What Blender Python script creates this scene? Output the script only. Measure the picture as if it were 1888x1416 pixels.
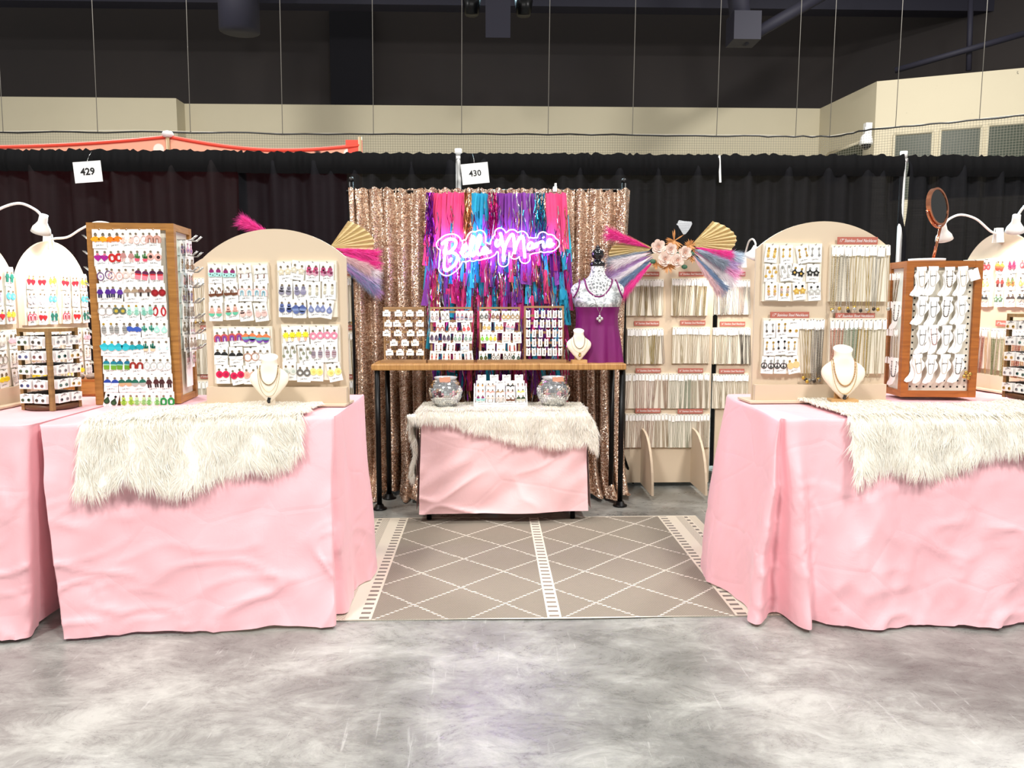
import bpy, math, random
import numpy as np
from mathutils import Vector, Matrix
for o in list(bpy.data.objects): bpy.data.objects.remove(o)
S = bpy.context.scene
COL = S.collection
R = random.Random(7)
PI = math.pi
# ------------------------------------------------------------------ camera
F, CH = 1450.0, 1.2
PITCH, YAW = math.atan(152 / F), math.radians(1.7)
cd = bpy.data.cameras.new('camera'); cam = bpy.data.objects.new('camera', cd); COL.objects.link(cam)
cd.sensor_fit = 'HORIZONTAL'; cd.sensor_width = 36.0; cd.lens = 36.0 * F / 1888
cd.clip_end = 200
cam.location = (0, 0, CH); cam.rotation_euler = (PI / 2 - PITCH, 0, -YAW)
S.camera = cam
# ------------------------------------------------------------------ world, hall lamps, exposure
W = bpy.data.worlds.new('World'); S.world = W; W.use_nodes = True
W.node_tree.nodes['Background'].inputs[0].default_value = (1.0, 0.97, 0.94, 1)
W.node_tree.nodes['Background'].inputs[1].default_value = 0.42
def hall_lamp(loc, power, size, col=(1, 0.975, 0.94), aim=None, spread=180):
    l = bpy.data.lights.new('hall_lamp', 'AREA'); l.energy = power; l.size = size; l.color = col; l.shape = 'DISK'; l.spread = math.radians(spread)
    o = bpy.data.objects.new('hall_lamp', l); COL.objects.link(o); o.location = loc
    if aim is not None:
        o.rotation_euler = (Vector(aim) - Vector(loc)).to_track_quat('-Z', 'Y').to_euler()
hall_lamp((-3.4, -2.6, 7.5), 540, 1.4, aim=(-1, 2.8, .4))
hall_lamp((3.4, -2.6, 7.5), 540, 1.4, aim=(1, 2.8, .4))
hall_lamp((-3.4, 3.0, 8), 200, 1.2)
hall_lamp((3.4, 3.0, 8), 200, 1.2)
hall_lamp((0.05, 15.6, 8), 520, 0.9, (0.55, 0.86, 1.0), aim=(0.05, 2.0, 0), spread=60)
hall_lamp((-6, 10.5, 8), 720, 1.4)
hall_lamp((6.5, 10.5, 8), 800, 1.4)
S.view_settings.view_transform = 'Standard'; S.view_settings.look = 'None'
S.view_settings.gamma = 1.0; S.view_settings.use_curve_mapping = False
S.view_settings.exposure = 0.0
# ------------------------------------------------------------------ placing helpers
def ray(px, py):
    x = (px - 944) / F; y = -(py - 708) / F
    a = x; b = math.cos(PITCH) + y * math.sin(PITCH); c = -math.sin(PITCH) + y * math.cos(PITCH)
    cy, sy = math.cos(YAW), math.sin(YAW)
    return Vector((a * cy + b * sy, -a * sy + b * cy, c))
EYE = Vector((0, 0, CH))
def G(px, py, z=0.0):
    d = ray(px, py); return EYE + d * ((z - CH) / d.z)
def P(px, py, Y):
    d = ray(px, py); return EYE + d * (Y / d.y)
class Frame:
    """an upright board: origin, yaw; local x to the right, z up, -y out of the front"""
    def __init__(s, o, yaw=0.0, lean=0.0):
        s.M = Matrix.Translation(Vector(o)) @ Matrix.Rotation(yaw, 4, 'Z') @ Matrix.Rotation(lean, 4, 'X')
        s.I = s.M.inverted()
    def uv(s, px, py, off=0.0):
        o = s.I @ EYE; d = (s.I.to_3x3() @ ray(px, py))
        t = (off - o.y) / d.y; p = o + d * t
        return p.x, p.z
    def at(s, u, v, off=0.0, tilt=0.0, turn=0.0):
        return s.M @ Matrix.Translation((u, off, v)) @ Matrix.Rotation(turn, 4, 'Z') @ Matrix.Rotation(tilt, 4, 'Y')
# ------------------------------------------------------------------ mesh builder
class MB:
    def __init__(s): s.v = []; s.f = []; s.m = []; s.sm = []; s.mi = 0
    def add(s, vs, fs, smooth=False, mi=None):
        b = len(s.v); s.v += [tuple(p) for p in vs]
        k = s.mi if mi is None else mi
        for f in fs: s.f.append(tuple(i + b for i in f)); s.m.append(k); s.sm.append(smooth)
        return s
    def box(s, c, z, M=None, taper=1.0):
        x, y, h = z[0] / 2, z[1] / 2, z[2] / 2
        vs = [Vector((sx * x * (taper if sz > 0 else 1), sy * y * (taper if sz > 0 else 1), sz * h)) for sz in (-1, 1) for sy in (-1, 1) for sx in (-1, 1)]
        if M is not None: vs = [M @ p for p in vs]
        vs = [p + Vector(c) for p in vs]
        return s.add(vs, [(0, 2, 3, 1), (4, 5, 7, 6), (0, 1, 5, 4), (2, 6, 7, 3), (0, 4, 6, 2), (1, 3, 7, 5)])
    def bbox(s, a, b):
        return s.box([(p + q) / 2 for p, q in zip(a, b)], [abs(q - p) for p, q in zip(a, b)])
    def prism(s, poly, y0, y1, mi=None):
        """outline in x,z extruded along y (front y0)"""
        n = len(poly)
        vs = [(x, y0, z) for x, z in poly] + [(x, y1, z) for x, z in poly]
        fs = [tuple(range(n)), tuple(range(2 * n - 1, n - 1, -1))] + [(i, i + n, (i + 1) % n + n, (i + 1) % n) for i in range(n)]
        return s.add(vs, fs, mi=mi)
    def ring(s, outer, inner, y0, y1, mi=None):
        n = len(outer)
        vs = [(x, y0, z) for x, z in outer] + [(x, y0, z) for x, z in inner] + [(x, y1, z) for x, z in outer] + [(x, y1, z) for x, z in inner]
        fs = []
        for i in range(n):
            j = (i + 1) % n
            fs += [(i, j, j + n, i + n), (i + 2 * n, i + 3 * n, j + 3 * n, j + 2 * n), (i, i + 2 * n, j + 2 * n, j), (i + n, j + n, j + 3 * n, i + 3 * n)]
        return s.add(vs, fs, mi=mi)
    def tube(s, path, r, n=6, caps=True, closed=False, smooth=True, mi=None):
        path = [Vector(p) for p in path]; k = len(path)
        rs = r if isinstance(r, (list, tuple)) else [r] * k
        vs = []; up = None
        for i, p in enumerate(path):
            a = path[(i - 1) % k] if (closed or i) else p; b = path[(i + 1) % k] if (closed or i < k - 1) else p
            t = (b - a); t = t.normalized() if t.length > 1e-9 else Vector((0, 0, 1))
            if up is None:
                up = Vector((0, 0, 1)) if abs(t.z) < 0.9 else Vector((0, 1, 0))
            u = (up - t * up.dot(t)); u = u.normalized() if u.length > 1e-6 else t.orthogonal().normalized()
            w = t.cross(u); up = u
            for q in range(n):
                an = 2 * PI * q / n; vs.append(p + (u * math.cos(an) + w * math.sin(an)) * rs[i])
        fs = []
        for i in range(k if closed else k - 1):
            j = (i + 1) % k
            for q in range(n):
                q2 = (q + 1) % n; fs.append((i * n + q, i * n + q2, j * n + q2, j * n + q))
        if caps and not closed: fs += [tuple(range(n - 1, -1, -1)), tuple(range((k - 1) * n, k * n))]
        return s.add(vs, fs, smooth, mi)
    def lathe(s, prof, n=16, c=(0, 0, 0), M=None, smooth=True, mi=None, cap=True):
        vs = []; k = len(prof)
        for r, z in prof:
            for q in range(n):
                a = 2 * PI * q / n; p = Vector((r * math.cos(a), r * math.sin(a), z))
                if M is not None: p = M @ p
                vs.append(p + Vector(c))
        fs = [(i * n + q, i * n + (q + 1) % n, (i + 1) * n + (q + 1) % n, (i + 1) * n + q) for i in range(k - 1) for q in range(n)]
        if cap: fs += [tuple(range(n - 1, -1, -1)), tuple(range((k - 1) * n, k * n))]
        return s.add(vs, fs, smooth, mi)
    def ball(s, c, r, n=8, sc=(1, 1, 1), mi=None):
        m = max(3, n // 2); vs = [(c[0], c[1], c[2] - r * sc[2])]
        for i in range(1, m):
            a = -PI / 2 + PI * i / m
            for q in range(n):
                b = 2 * PI * q / n
                vs.append((c[0] + r * sc[0] * math.cos(a) * math.cos(b), c[1] + r * sc[1] * math.cos(a) * math.sin(b), c[2] + r * sc[2] * math.sin(a)))
        vs.append((c[0], c[1], c[2] + r * sc[2])); L = len(vs) - 1
        fs = [(0, 1 + (q + 1) % n, 1 + q) for q in range(n)]
        for i in range(m - 2):
            fs += [(1 + i * n + q, 1 + i * n + (q + 1) % n, 1 + (i + 1) * n + (q + 1) % n, 1 + (i + 1) * n + q) for q in range(n)]
        fs += [(1 + (m - 2) * n + q, 1 + (m - 2) * n + (q + 1) % n, L) for q in range(n)]
        return s.add(vs, fs, True, mi)
    def grid(s, fn, nu, nv, keep=None, smooth=True, mi=None):
        vs = [fn(i / nu, j / nv) for j in range(nv + 1) for i in range(nu + 1)]
        fs = []
        for j in range(nv):
            for i in range(nu):
                if keep is None or keep((i + .5) / nu, (j + .5) / nv):
                    a = j * (nu + 1) + i; fs.append((a, a + 1, a + nu + 2, a + nu + 1))
        return s.add(vs, fs, smooth, mi)
    def mesh(s, name, mats):
        me = bpy.data.meshes.new(name); me.from_pydata(s.v, [], s.f)
        for m in (mats if isinstance(mats, (list, tuple)) else [mats]): me.materials.append(m)
        me.polygons.foreach_set('material_index', s.m); me.polygons.foreach_set('use_smooth', s.sm); me.update()
        return me
    def build(s, name, mats, parent=None, M=None):
        return link(name, s.mesh(name, mats), parent, M)
def link(name, me, parent=None, M=None):
    o = bpy.data.objects.new(name, me); COL.objects.link(o)
    if parent is not None: o.parent = parent
    if M is not None: o.matrix_local = M
    return o
def tag(o, label, cat, group=None, kind=None):
    o['label'] = label; o['category'] = cat
    if group: o['group'] = group
    if kind: o['kind'] = kind
    return o
def thing(name, M, label, cat, group=None):
    o = bpy.data.objects.new(name, None); COL.objects.link(o); o.empty_display_size = 0.05
    o.matrix_local = M if isinstance(M, Matrix) else Matrix.Translation(Vector(M))
    return tag(o, label, cat, group)
def struct(o): o['kind'] = 'structure'; return o
def lerp(a, b, t): return a + (b - a) * t
def smooth01(t): t = max(0.0, min(1.0, t)); return t * t * (3 - 2 * t)
def interp(x, pts):
    if x <= pts[0][0]: return pts[0][1]
    for (a, p), (b, q) in zip(pts, pts[1:]):
        if x <= b: return p + (q - p) * (x - a) / (b - a)
    return pts[-1][1]
def crom(pts, k=6):
    pts = [Vector(p) for p in pts]; out = []
    for i in range(len(pts) - 1):
        p0 = pts[max(i - 1, 0)]; p1 = pts[i]; p2 = pts[i + 1]; p3 = pts[min(i + 2, len(pts) - 1)]
        for j in range(k):
            t = j / k
            out.append(0.5 * ((2 * p1) + (p2 - p0) * t + (2 * p0 - 5 * p1 + 4 * p2 - p3) * t * t + (3 * p1 - p0 - 3 * p2 + p3) * t ** 3))
    return out + [pts[-1]]
# cheap value noise
_nz = np.random.RandomState(3).rand(64, 64)
def vnoise(x, y):
    xi = math.floor(x); yi = math.floor(y); fx = smooth01(x - xi); fy = smooth01(y - yi)
    g = lambda a, b: _nz[a % 64, b % 64]
    return lerp(lerp(g(xi, yi), g(xi + 1, yi), fx), lerp(g(xi, yi + 1), g(xi + 1, yi + 1), fx), fy) * 2 - 1
# ------------------------------------------------------------------ materials
def hexc(h):
    h = h.lstrip('#'); c = [int(h[i:i + 2], 16) / 255 for i in (0, 2, 4)]
    return tuple(x / 12.92 if x <= 0.04045 else ((x + 0.055) / 1.055) ** 2.4 for x in c) + (1.0,)
_mats = {}
def mat(col, rough=0.6, metal=0.0, **k):
    key = (col, rough, metal, tuple(sorted(k.items())))
    if key in _mats: return _mats[key]
    m = bpy.data.materials.new('m_' + col.strip('#')); m.use_nodes = True
    b = m.node_tree.nodes['Principled BSDF']
    b.inputs['Base Color'].default_value = hexc(col); b.inputs['Roughness'].default_value = rough; b.inputs['Metallic'].default_value = metal
    for n, v in k.items():
        n = {'spec': 'Specular IOR Level', 'trans': 'Transmission Weight', 'emit': 'Emission Strength', 'sheen': 'Sheen Weight', 'ior': 'IOR', 'coat': 'Coat Weight', 'alpha': 'Alpha'}[n]
        b.inputs[n].default_value = v
        if n == 'Emission Strength': b.inputs['Emission Color'].default_value = hexc(col)
    _mats[key] = m
    return m
class NT:
    def __init__(s, name):
        s.m = bpy.data.materials.new(name); s.m.use_nodes = True; s.t = s.m.node_tree; s.n = s.t.nodes
        s.b = s.n['Principled BSDF']; s.out = s.n['Material Output']
    def new(s, typ, **k):
        n = s.n.new(typ)
        for a, v in k.items(): setattr(n, a, v)
        return n
    def l(s, a, b): s.t.links.new(a, b)
    def set(s, sock, v):
        if isinstance(v, bpy.types.NodeSocket): s.l(v, sock)
        else: sock.default_value = v
    def math(s, op, a, b=0.0, c=0.0):
        n = s.new('ShaderNodeMath', operation=op); s.set(n.inputs[0], a); s.set(n.inputs[1], b); s.set(n.inputs[2], c); return n.outputs[0]
    def coord(s, which='Object'): return s.new('ShaderNodeTexCoord').outputs[which]
    def mapping(s, v, scale=(1, 1, 1), rot=(0, 0, 0)):
        n = s.new('ShaderNodeMapping'); s.l(v, n.inputs[0]); n.inputs['Scale'].default_value = scale; n.inputs['Rotation'].default_value = rot; return n.outputs[0]
    def noise(s, v, scale, detail=4, rough=0.5, dist=0.0, out='Fac'):
        n = s.new('ShaderNodeTexNoise'); s.l(v, n.inputs['Vector']); n.inputs['Scale'].default_value = scale
        n.inputs['Detail'].default_value = detail; n.inputs['Roughness'].default_value = rough; n.inputs['Distortion'].default_value = dist; return n.outputs[out]
    def voro(s, v, scale, feature='F1', out='Distance', rnd=1.0):
        n = s.new('ShaderNodeTexVoronoi', feature=feature); s.l(v, n.inputs['Vector']); n.inputs['Scale'].default_value = scale; n.inputs['Randomness'].default_value = rnd; return n.outputs[out]
    def ramp(s, f, stops):
        n = s.new('ShaderNodeValToRGB'); s.l(f, n.inputs[0]); e = n.color_ramp.elements
        while len(e) < len(stops): e.new(0.5)
        for q, (p, c) in zip(e, stops): q.position = p; q.color = hexc(c) if isinstance(c, str) else (c, c, c, 1)
        return n.outputs[0]
    def mix(s, f, a, b, blend='MIX'):
        n = s.new('ShaderNodeMix', data_type='RGBA', blend_type=blend); s.set(n.inputs[0], f)
        s.set(n.inputs[6], hexc(a) if isinstance(a, str) else a); s.set(n.inputs[7], hexc(b) if isinstance(b, str) else b); return n.outputs[2]
    def bump(s, h, strength=0.3, dist=0.01):
        n = s.new('ShaderNodeBump'); s.l(h, n.inputs['Height']); n.inputs['Strength'].default_value = strength; n.inputs['Distance'].default_value = dist
        s.l(n.outputs[0], s.b.inputs['Normal']); return n.outputs[0]
    def col(s, v): s.set(s.b.inputs['Base Color'], hexc(v) if isinstance(v, str) else v)
    def rough(s, v): s.set(s.b.inputs['Roughness'], v)
def m_concrete():
    t = NT('concrete'); o = t.coord()
    w = t.noise(o, 1.5, 6, 0.62, 0.4); v = t.mapping(o, (1, 1.7, 1), (0, 0, 0.5)); s = t.noise(v, 4.2, 15, 0.84, 0.5)
    f = t.math('ADD', t.math('MULTIPLY', w, 0.55), t.math('MULTIPLY', s, 0.55))
    c = t.ramp(f, [(0.38, '#545553'), (0.47, '#737471'), (0.55, '#91928e'), (0.66, '#c1c3bd')])
    sp = t.ramp(t.voro(o, 11.0), [(0.0, 1.0), (0.035, 0.0)])
    c = t.mix(t.math('MULTIPLY', sp, 0.6), c, '#dedbd4')
    g = t.noise(o, 30, 6, 0.8); c = t.mix(t.math('MULTIPLY', g, 0.3), c, '#787b74')
    sc = t.ramp(t.noise(t.mapping(o, (14, 1.2, 1), (0, 0, .9)), 3, 5, .7, .6), [(.62, 0.0), (.70, 1.0)]); c = t.mix(t.math('MULTIPLY', sc, .35), c, '#d4d5d2')
    dk = t.ramp(t.noise(t.mapping(o, (1.5, 7, 1), (0, 0, .35)), 2.2, 8, .75, .8), [(.60, 0.0), (.67, 1.0)]); c = t.mix(t.math('MULTIPLY', dk, .45), c, '#5a5858')
    t.col(c); t.rough(t.ramp(s, [(0.35, 0.22), (0.7, 0.42)])); t.b.inputs['Specular IOR Level'].default_value = 0.5
    t.bump(s, 0.08, 0.01); return t.m
def m_wood(a, b, sc=6, grain=(1, 1, 12), rough=0.45):
    t = NT('wood'); o = t.coord(); v = t.mapping(o, grain)
    n = t.noise(v, sc, 6, 0.6, 0.8); c = t.ramp(n, [(0.3, a), (0.7, b)]); t.col(c); t.rough(rough); t.bump(n, 0.1, 0.002); return t.m
def m_cloth(c1, c2, rough=0.55, sheen=0.2):
    t = NT('cloth'); o = t.coord(); n = t.noise(o, 3.0, 4, 0.5)
    t.col(t.mix(n, c1, c2)); t.rough(rough); t.b.inputs['Sheen Weight'].default_value = sheen
    cr = t.voro(t.mapping(o, (1, 1, 1.3), (0.2, 0.5, 0.3)), 3.1, 'DISTANCE_TO_EDGE'); cr2 = t.noise(o, 7, 4, 0.6, 1.5)
    h = t.math('ADD', t.math('MULTIPLY', t.math('MINIMUM', cr, 0.05), 9.0), cr2)
    t.bump(h, 0.17, 0.012); return t.m
def m_drape(trn=0.03, a='#07070a', b='#121218'):
    t = NT('black_drape'); o = t.coord()
    wv = t.noise(t.mapping(o, (1, 1, 60)), 5, 3, 0.6)
    t.col(t.mix(wv, a, b)); t.rough(0.8); t.b.inputs['Specular IOR Level'].default_value = .2
    tr = t.new('ShaderNodeBsdfTransparent'); mx = t.new('ShaderNodeMixShader'); t.set(mx.inputs[0], t.math('MULTIPLY', wv, trn))
    t.l(t.b.outputs[0], mx.inputs[1]); t.l(tr.outputs[0], mx.inputs[2]); t.l(mx.outputs[0], t.out.inputs[0]); return t.m
def m_sequin(a, b, c):
    t = NT('sequins'); o = t.coord(); v = t.mapping(o, (1, 0.2, 1))
    vo = t.new('ShaderNodeTexVoronoi'); t.l(v, vo.inputs['Vector']); vo.inputs['Scale'].default_value = 230
    r = t.new('ShaderNodeSeparateColor'); t.l(vo.outputs['Color'], r.inputs[0])
    t.col(t.ramp(r.outputs[0], [(0.0, a), (0.5, b), (0.88, c)])); t.b.inputs['Metallic'].default_value = 0.75; t.rough(0.36)  # palest cells are sparkle put into the colour
    geo = t.new('ShaderNodeNewGeometry'); sub = t.new('ShaderNodeVectorMath', operation='SUBTRACT'); t.l(vo.outputs['Color'], sub.inputs[0]); sub.inputs[1].default_value = (.5, .5, .5)
    sca = t.new('ShaderNodeVectorMath', operation='SCALE'); t.l(sub.outputs[0], sca.inputs[0]); sca.inputs['Scale'].default_value = 0.9
    ad = t.new('ShaderNodeVectorMath', operation='ADD'); t.l(geo.outputs['Normal'], ad.inputs[0]); t.l(sca.outputs[0], ad.inputs[1])
    nn = t.new('ShaderNodeVectorMath', operation='NORMALIZE'); t.l(ad.outputs[0], nn.inputs[0]); t.l(nn.outputs[0], t.b.inputs['Normal']); return t.m
def m_island(stops, rough=0.7, metal=0.0, sheen=0.0, trans=0.0):
    t = NT('strands'); g = t.new('ShaderNodeNewGeometry'); t.col(t.ramp(g.outputs['Random Per Island'], stops)); t.rough(rough)
    t.b.inputs['Metallic'].default_value = metal; t.b.inputs['Sheen Weight'].default_value = sheen
    return t.m
def m_wall(a, b, dark=None):
    t = NT('wall'); o = t.coord(); n = t.noise(o, 0.6, 5, 0.6); c = t.mix(n, a, b)
    if dark:
        sp = t.ramp(t.noise(o, 9, 3, 0.6), [(0.71, 0.0), (0.74, 1.0)]); c = t.mix(t.math('MULTIPLY', sp, 0.75), c, dark)
    t.col(c); t.rough(0.85); return t.m
def m_lace():
    t = NT('lace'); o = t.coord(); d = t.voro(t.mapping(o, (1, 1, 0.8)), 55, 'DISTANCE_TO_EDGE'); n = t.noise(o, 38, 4, 0.6, 2.2)
    f = t.math('ADD', t.math('MULTIPLY', d, 0.9), t.math('MULTIPLY', n, 0.8))
    t.col(t.ramp(f, [(0.33, '#f2f4f4'), (0.5, '#dfe3e4'), (0.62, '#7b8083')])); t.rough(0.7); t.bump(n, 0.3, 0.003); return t.m
def m_rug():
    t = NT('rug_weave'); o = t.coord(); sx = t.new('ShaderNodeSeparateXYZ'); t.l(o, sx.inputs[0]); x, y = sx.outputs[0], sx.outputs[1]
    M = t.math
    wob = M('MULTIPLY', M('SUBTRACT', t.noise(o, 60, 2), 0.5), 0.012); xw = M('ADD', x, wob)
    u = M('DIVIDE', M('ADD', xw, 0.30 + 0.2475), 0.3625); v = M('DIVIDE', M('SUBTRACT', M('ADD', y, wob), 3.76 - 3.575), 0.37)
    def line(e, w): # distance to nearest integer below w
        return M('LESS_THAN', M('ABSOLUTE', M('SUBTRACT', M('FRACT', M('ADD', e, 0.5)), 0.5)), w)
    li = M('MAXIMUM', line(M('ADD', u, v), 0.020), line(M('SUBTRACT', u, v), 0.020))
    dash = M('GREATER_THAN', M('FRACT', M('MULTIPLY', y, 62.0)), 0.5)
    li = M('MULTIPLY', li, dash)
    wv = t.new('ShaderNodeTexChecker'); t.l(t.mapping(o, (1, 1, 0.0)), wv.inputs[0]); wv.inputs['Scale'].default_value = 190
    wv.inputs[1].default_value = hexc('#aca292'); wv.inputs[2].default_value = hexc('#736b5e')
    base = t.mix(t.math('MULTIPLY', t.noise(t.mapping(o, (3, 30, 1)), 6, 4, 0.7), 0.6), wv.outputs[0], '#6f685f')
    c = t.mix(li, base, '#e8e1d3')
    ax = M('ABSOLUTE', x)
    def band(a, b): return M('MULTIPLY', M('GREATER_THAN', ax, a), M('LESS_THAN', ax, b))
    def rep(f, per, duty): return M('LESS_THAN', M('FRACT', M('DIVIDE', f, per)), duty)
    # centre ladder
    c = t.mix(M('LESS_THAN', ax, 0.027), c, '#ddd5c6')
    c = t.mix(M('MULTIPLY', M('LESS_THAN', ax, 0.019), rep(y, 0.046, 0.38)), c, '#857b70')
    # borders
    c = t.mix(M('GREATER_THAN', ax, 0.695), c, '#ddd3c1')
    c = t.mix(M('MULTIPLY', band(0.705, 0.742), rep(y, 0.046, 0.42)), c, '#7d746b')
    c = t.mix(M('MULTIPLY', band(0.795, 0.835), rep(M('ADD', y, M('MULTIPLY', x, 1.0)), 0.012, 0.45)), c, '#9d9284')
    c = t.mix(M('MULTIPLY', band(0.838, 0.858), rep(y, 0.06, 0.45)), c, '#7d746b')
    c = t.mix(M('MULTIPLY', M('GREATER_THAN', ax, 0.865), rep(M('ADD', y, x), 0.02, 0.5)), c, '#c2b6a4')
    c = t.mix(M('GREATER_THAN', M('ABSOLUTE', y), 0.698), c, '#e3dac9')
    t.col(c); t.rough(0.9); t.bump(t.noise(o, 260, 2), 0.3, 0.003); return t.m
WHITE = mat('#f4f4f2', 0.55); CARD = mat('#fbfaf7', 0.6); INK = mat('#2b2724', 0.7); BEIGE = m_wall('#d3c1a9', '#cdbaa1')
PANEL = mat('#e8e0cf', 0.6); BLACK = mat('#0c0c0d', 0.45); BLACKM = mat('#111112', 0.35, 0.6); STEEL = mat('#b9b9b6', 0.25, 1.0)
OAK = m_wood('#8a5a24', '#b37f3e'); OAKD = m_wood('#8d4e1c', '#b06a2c'); SHELFW = m_wood('#9a6a35', '#c99a5c', 5, (14, 1, 1)); PALEW = m_wood('#8c6a45', '#b8936a')
PINK = m_cloth('#f3b6be', '#f7c3ca'); PINK2 = m_cloth('#f2c3c6', '#f6cfd0')
GOLDC = mat('#c9a65a', 0.3, 0.9); SILV = mat('#d5d3cd', 0.28, 0.95); VELVET = mat('#f3e6d3', 0.75)
def m_fur():
    t = NT('fur'); g = t.new('ShaderNodeNewGeometry'); c = t.ramp(g.outputs['Random Per Island'], [(0.0, '#f2ecdf'), (0.5, '#fcf8ee'), (1.0, '#fffef9')]); t.col(c); t.rough(.6)
    tr = t.new('ShaderNodeBsdfTranslucent'); t.l(c, tr.inputs[0]); mx = t.new('ShaderNodeMixShader'); mx.inputs[0].default_value = .3
    t.l(t.b.outputs[0], mx.inputs[1]); t.l(tr.outputs[0], mx.inputs[2]); t.l(mx.outputs[0], t.out.inputs[0]); return t.m
FUR = m_fur()
SEQ = m_sequin('#94715a', '#c9a589', '#fff3e4')
# ================================================================== the hall
CONC = m_concrete()
fl = MB().bbox((-14, -8, -0.2), (16, 24, 0)).build('floor', CONC); struct(fl)
WALLM = m_wall('#c9c0a6', '#beb59b'); WALLP = m_wall('#cfc5ab', '#c6bca2', '#6d6a5c'); DARKW = m_wall('#37302d', '#2a2728')
ZT = 5.5
JL = G(322, 181, ZT); JI = G(328, 190, ZT); CR = G(1512, 200, ZT); CR2 = G(1617, 150, ZT); CR3 = G(1888, 125, ZT)
dirR = (CR3 - CR2); CR4 = CR2 + dirR * 2.2
def wall_seg(name, a, b, m, z0=0.0, z1=ZT, th=0.3, back=0.0):
    a = Vector((a.x, a.y, 0)); b = Vector((b.x, b.y, 0)); d = (b - a).normalized(); n = Vector((-d.y, d.x, 0))
    if n.y < 0: n = -n
    a, b = a + n * back, b + n * back
    mb = MB(); vs = [a, b, b + n * th, a + n * th]
    mb.add([(p.x, p.y, z0) for p in vs] + [(p.x, p.y, z1) for p in vs], [(0, 1, 5, 4), (1, 2, 6, 5), (2, 3, 7, 6), (3, 0, 4, 7), (4, 5, 6, 7), (3, 2, 1, 0)])
    return struct(mb.build(name, m))
LFT = Vector((-15, JL.y - 0.05, 0))
wl = wall_seg('wall_left', LFT, Vector((JL.x, JL.y, 0)), WALLM)
wj = MB().bbox((JL.x - 0.02, JL.y, 0), (JL.x + 0.03, JI.y + 0.4, ZT - 0.002)).build('trim_1', WALLM); struct(wj)
wb = wall_seg('wall_back', Vector((JL.x - 0.5, JI.y + 0.05, 0)), CR, WALLM)
ws = wall_seg('wall_side', CR, CR2, WALLM)
wr = wall_seg('wall_right', CR2, CR4, WALLP)
# dark upper storey behind the parapets
du = wall_seg('wall_upper', Vector((-16, 19.2, 0)), Vector((12.0, 19.2, 0)), DARKW, ZT - 1.2, 13)
du2 = wall_seg('wall_upper_right', Vector((CR.x + 0.9, 19.2, 0)), Vector((CR4.x + 1.2, CR4.y, 0)), DARKW, ZT - 1.2, 13)
dkm = mat('#0f0e17', 0.9)
q0, q1 = P(612, 192, 19.05), P(688, 192, 19.05)
struct(MB().bbox((q0.x, 18.95, 4.6), (q1.x, 19.25, P(650, 12, 19.0).z)).build('trim_2', dkm))
# roof members just in view along the top edge
roofm = mat('#1b1a2a', 0.7)
b0 = P(640, 6, 17)
struct(MB().bbox((-12, 16.9, b0.z - 0.05), (12, 17.3, b0.z + 0.7)).build('trim_3', roofm))
d0 = P(440, 0, 15)
mb = MB(); mb.lathe([(0.36, 0), (0.36, 1.4)], 16, (d0.x, 15, P(440, 58, 15).z)); mb.box((d0.x, 15, d0.z + 0.8), (1.3, 0.9, 0.8))
tag(mb.build('roof_duct', roofm), 'dark round duct outlet hanging from the black roof', 'duct')
def spk(px, py, Y, label):
    c = P(px, py, Y); t = thing('hanging_speaker', c, label, 'speaker')
    MB().box((0, 0, 0.25), (0.42, 0.4, 0.62), Matrix.Rotation(0.35, 3, 'X')).build('speaker_box', roofm, t)
    MB().tube([(0, 0, 0.4), (0, 0.1, 2.2)], 0.05).build('mount_pole', roofm, t)
    for k in (-1, 1): MB().lathe([(0.12, 0), (0.16, 0.25), (0.08, 0.3)], 10, (0.45 * k, 0.2, 0.35)).build('spotlight_can', BLACKM, t)
spk(918, 60, 14, 'dark speaker and spotlights hung from the roof above the neon booth')
c = P(1370, 75, 15); mb = MB()
mb.tube([c, c + Vector((2.2, 0.4, 1.3))], 0.11, 8); mb.tube([c + Vector((0, 0, 0)), c + Vector((-.3, 0, 2))], 0.2, 8); mb.box(c + Vector((0, 0, 0.2)), (0.5, 0.5, 0.5))
tag(mb.build('roof_bracket', roofm), 'angled dark roof bracket beside the hanging wires', 'bracket')
c = P(1650, 130, 16.0); mb = MB(); e = P(1888, 62, 15.0)
mb.tube([c, e], 0.06, 6); mb.tube([P(1790, 0, 15.5), P(1786, 130, 15.5)], 0.05, 6)
tag(mb.build('stair_rail', roofm), 'dark sloping rail in the upper corner above the parapet', 'rail')
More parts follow.
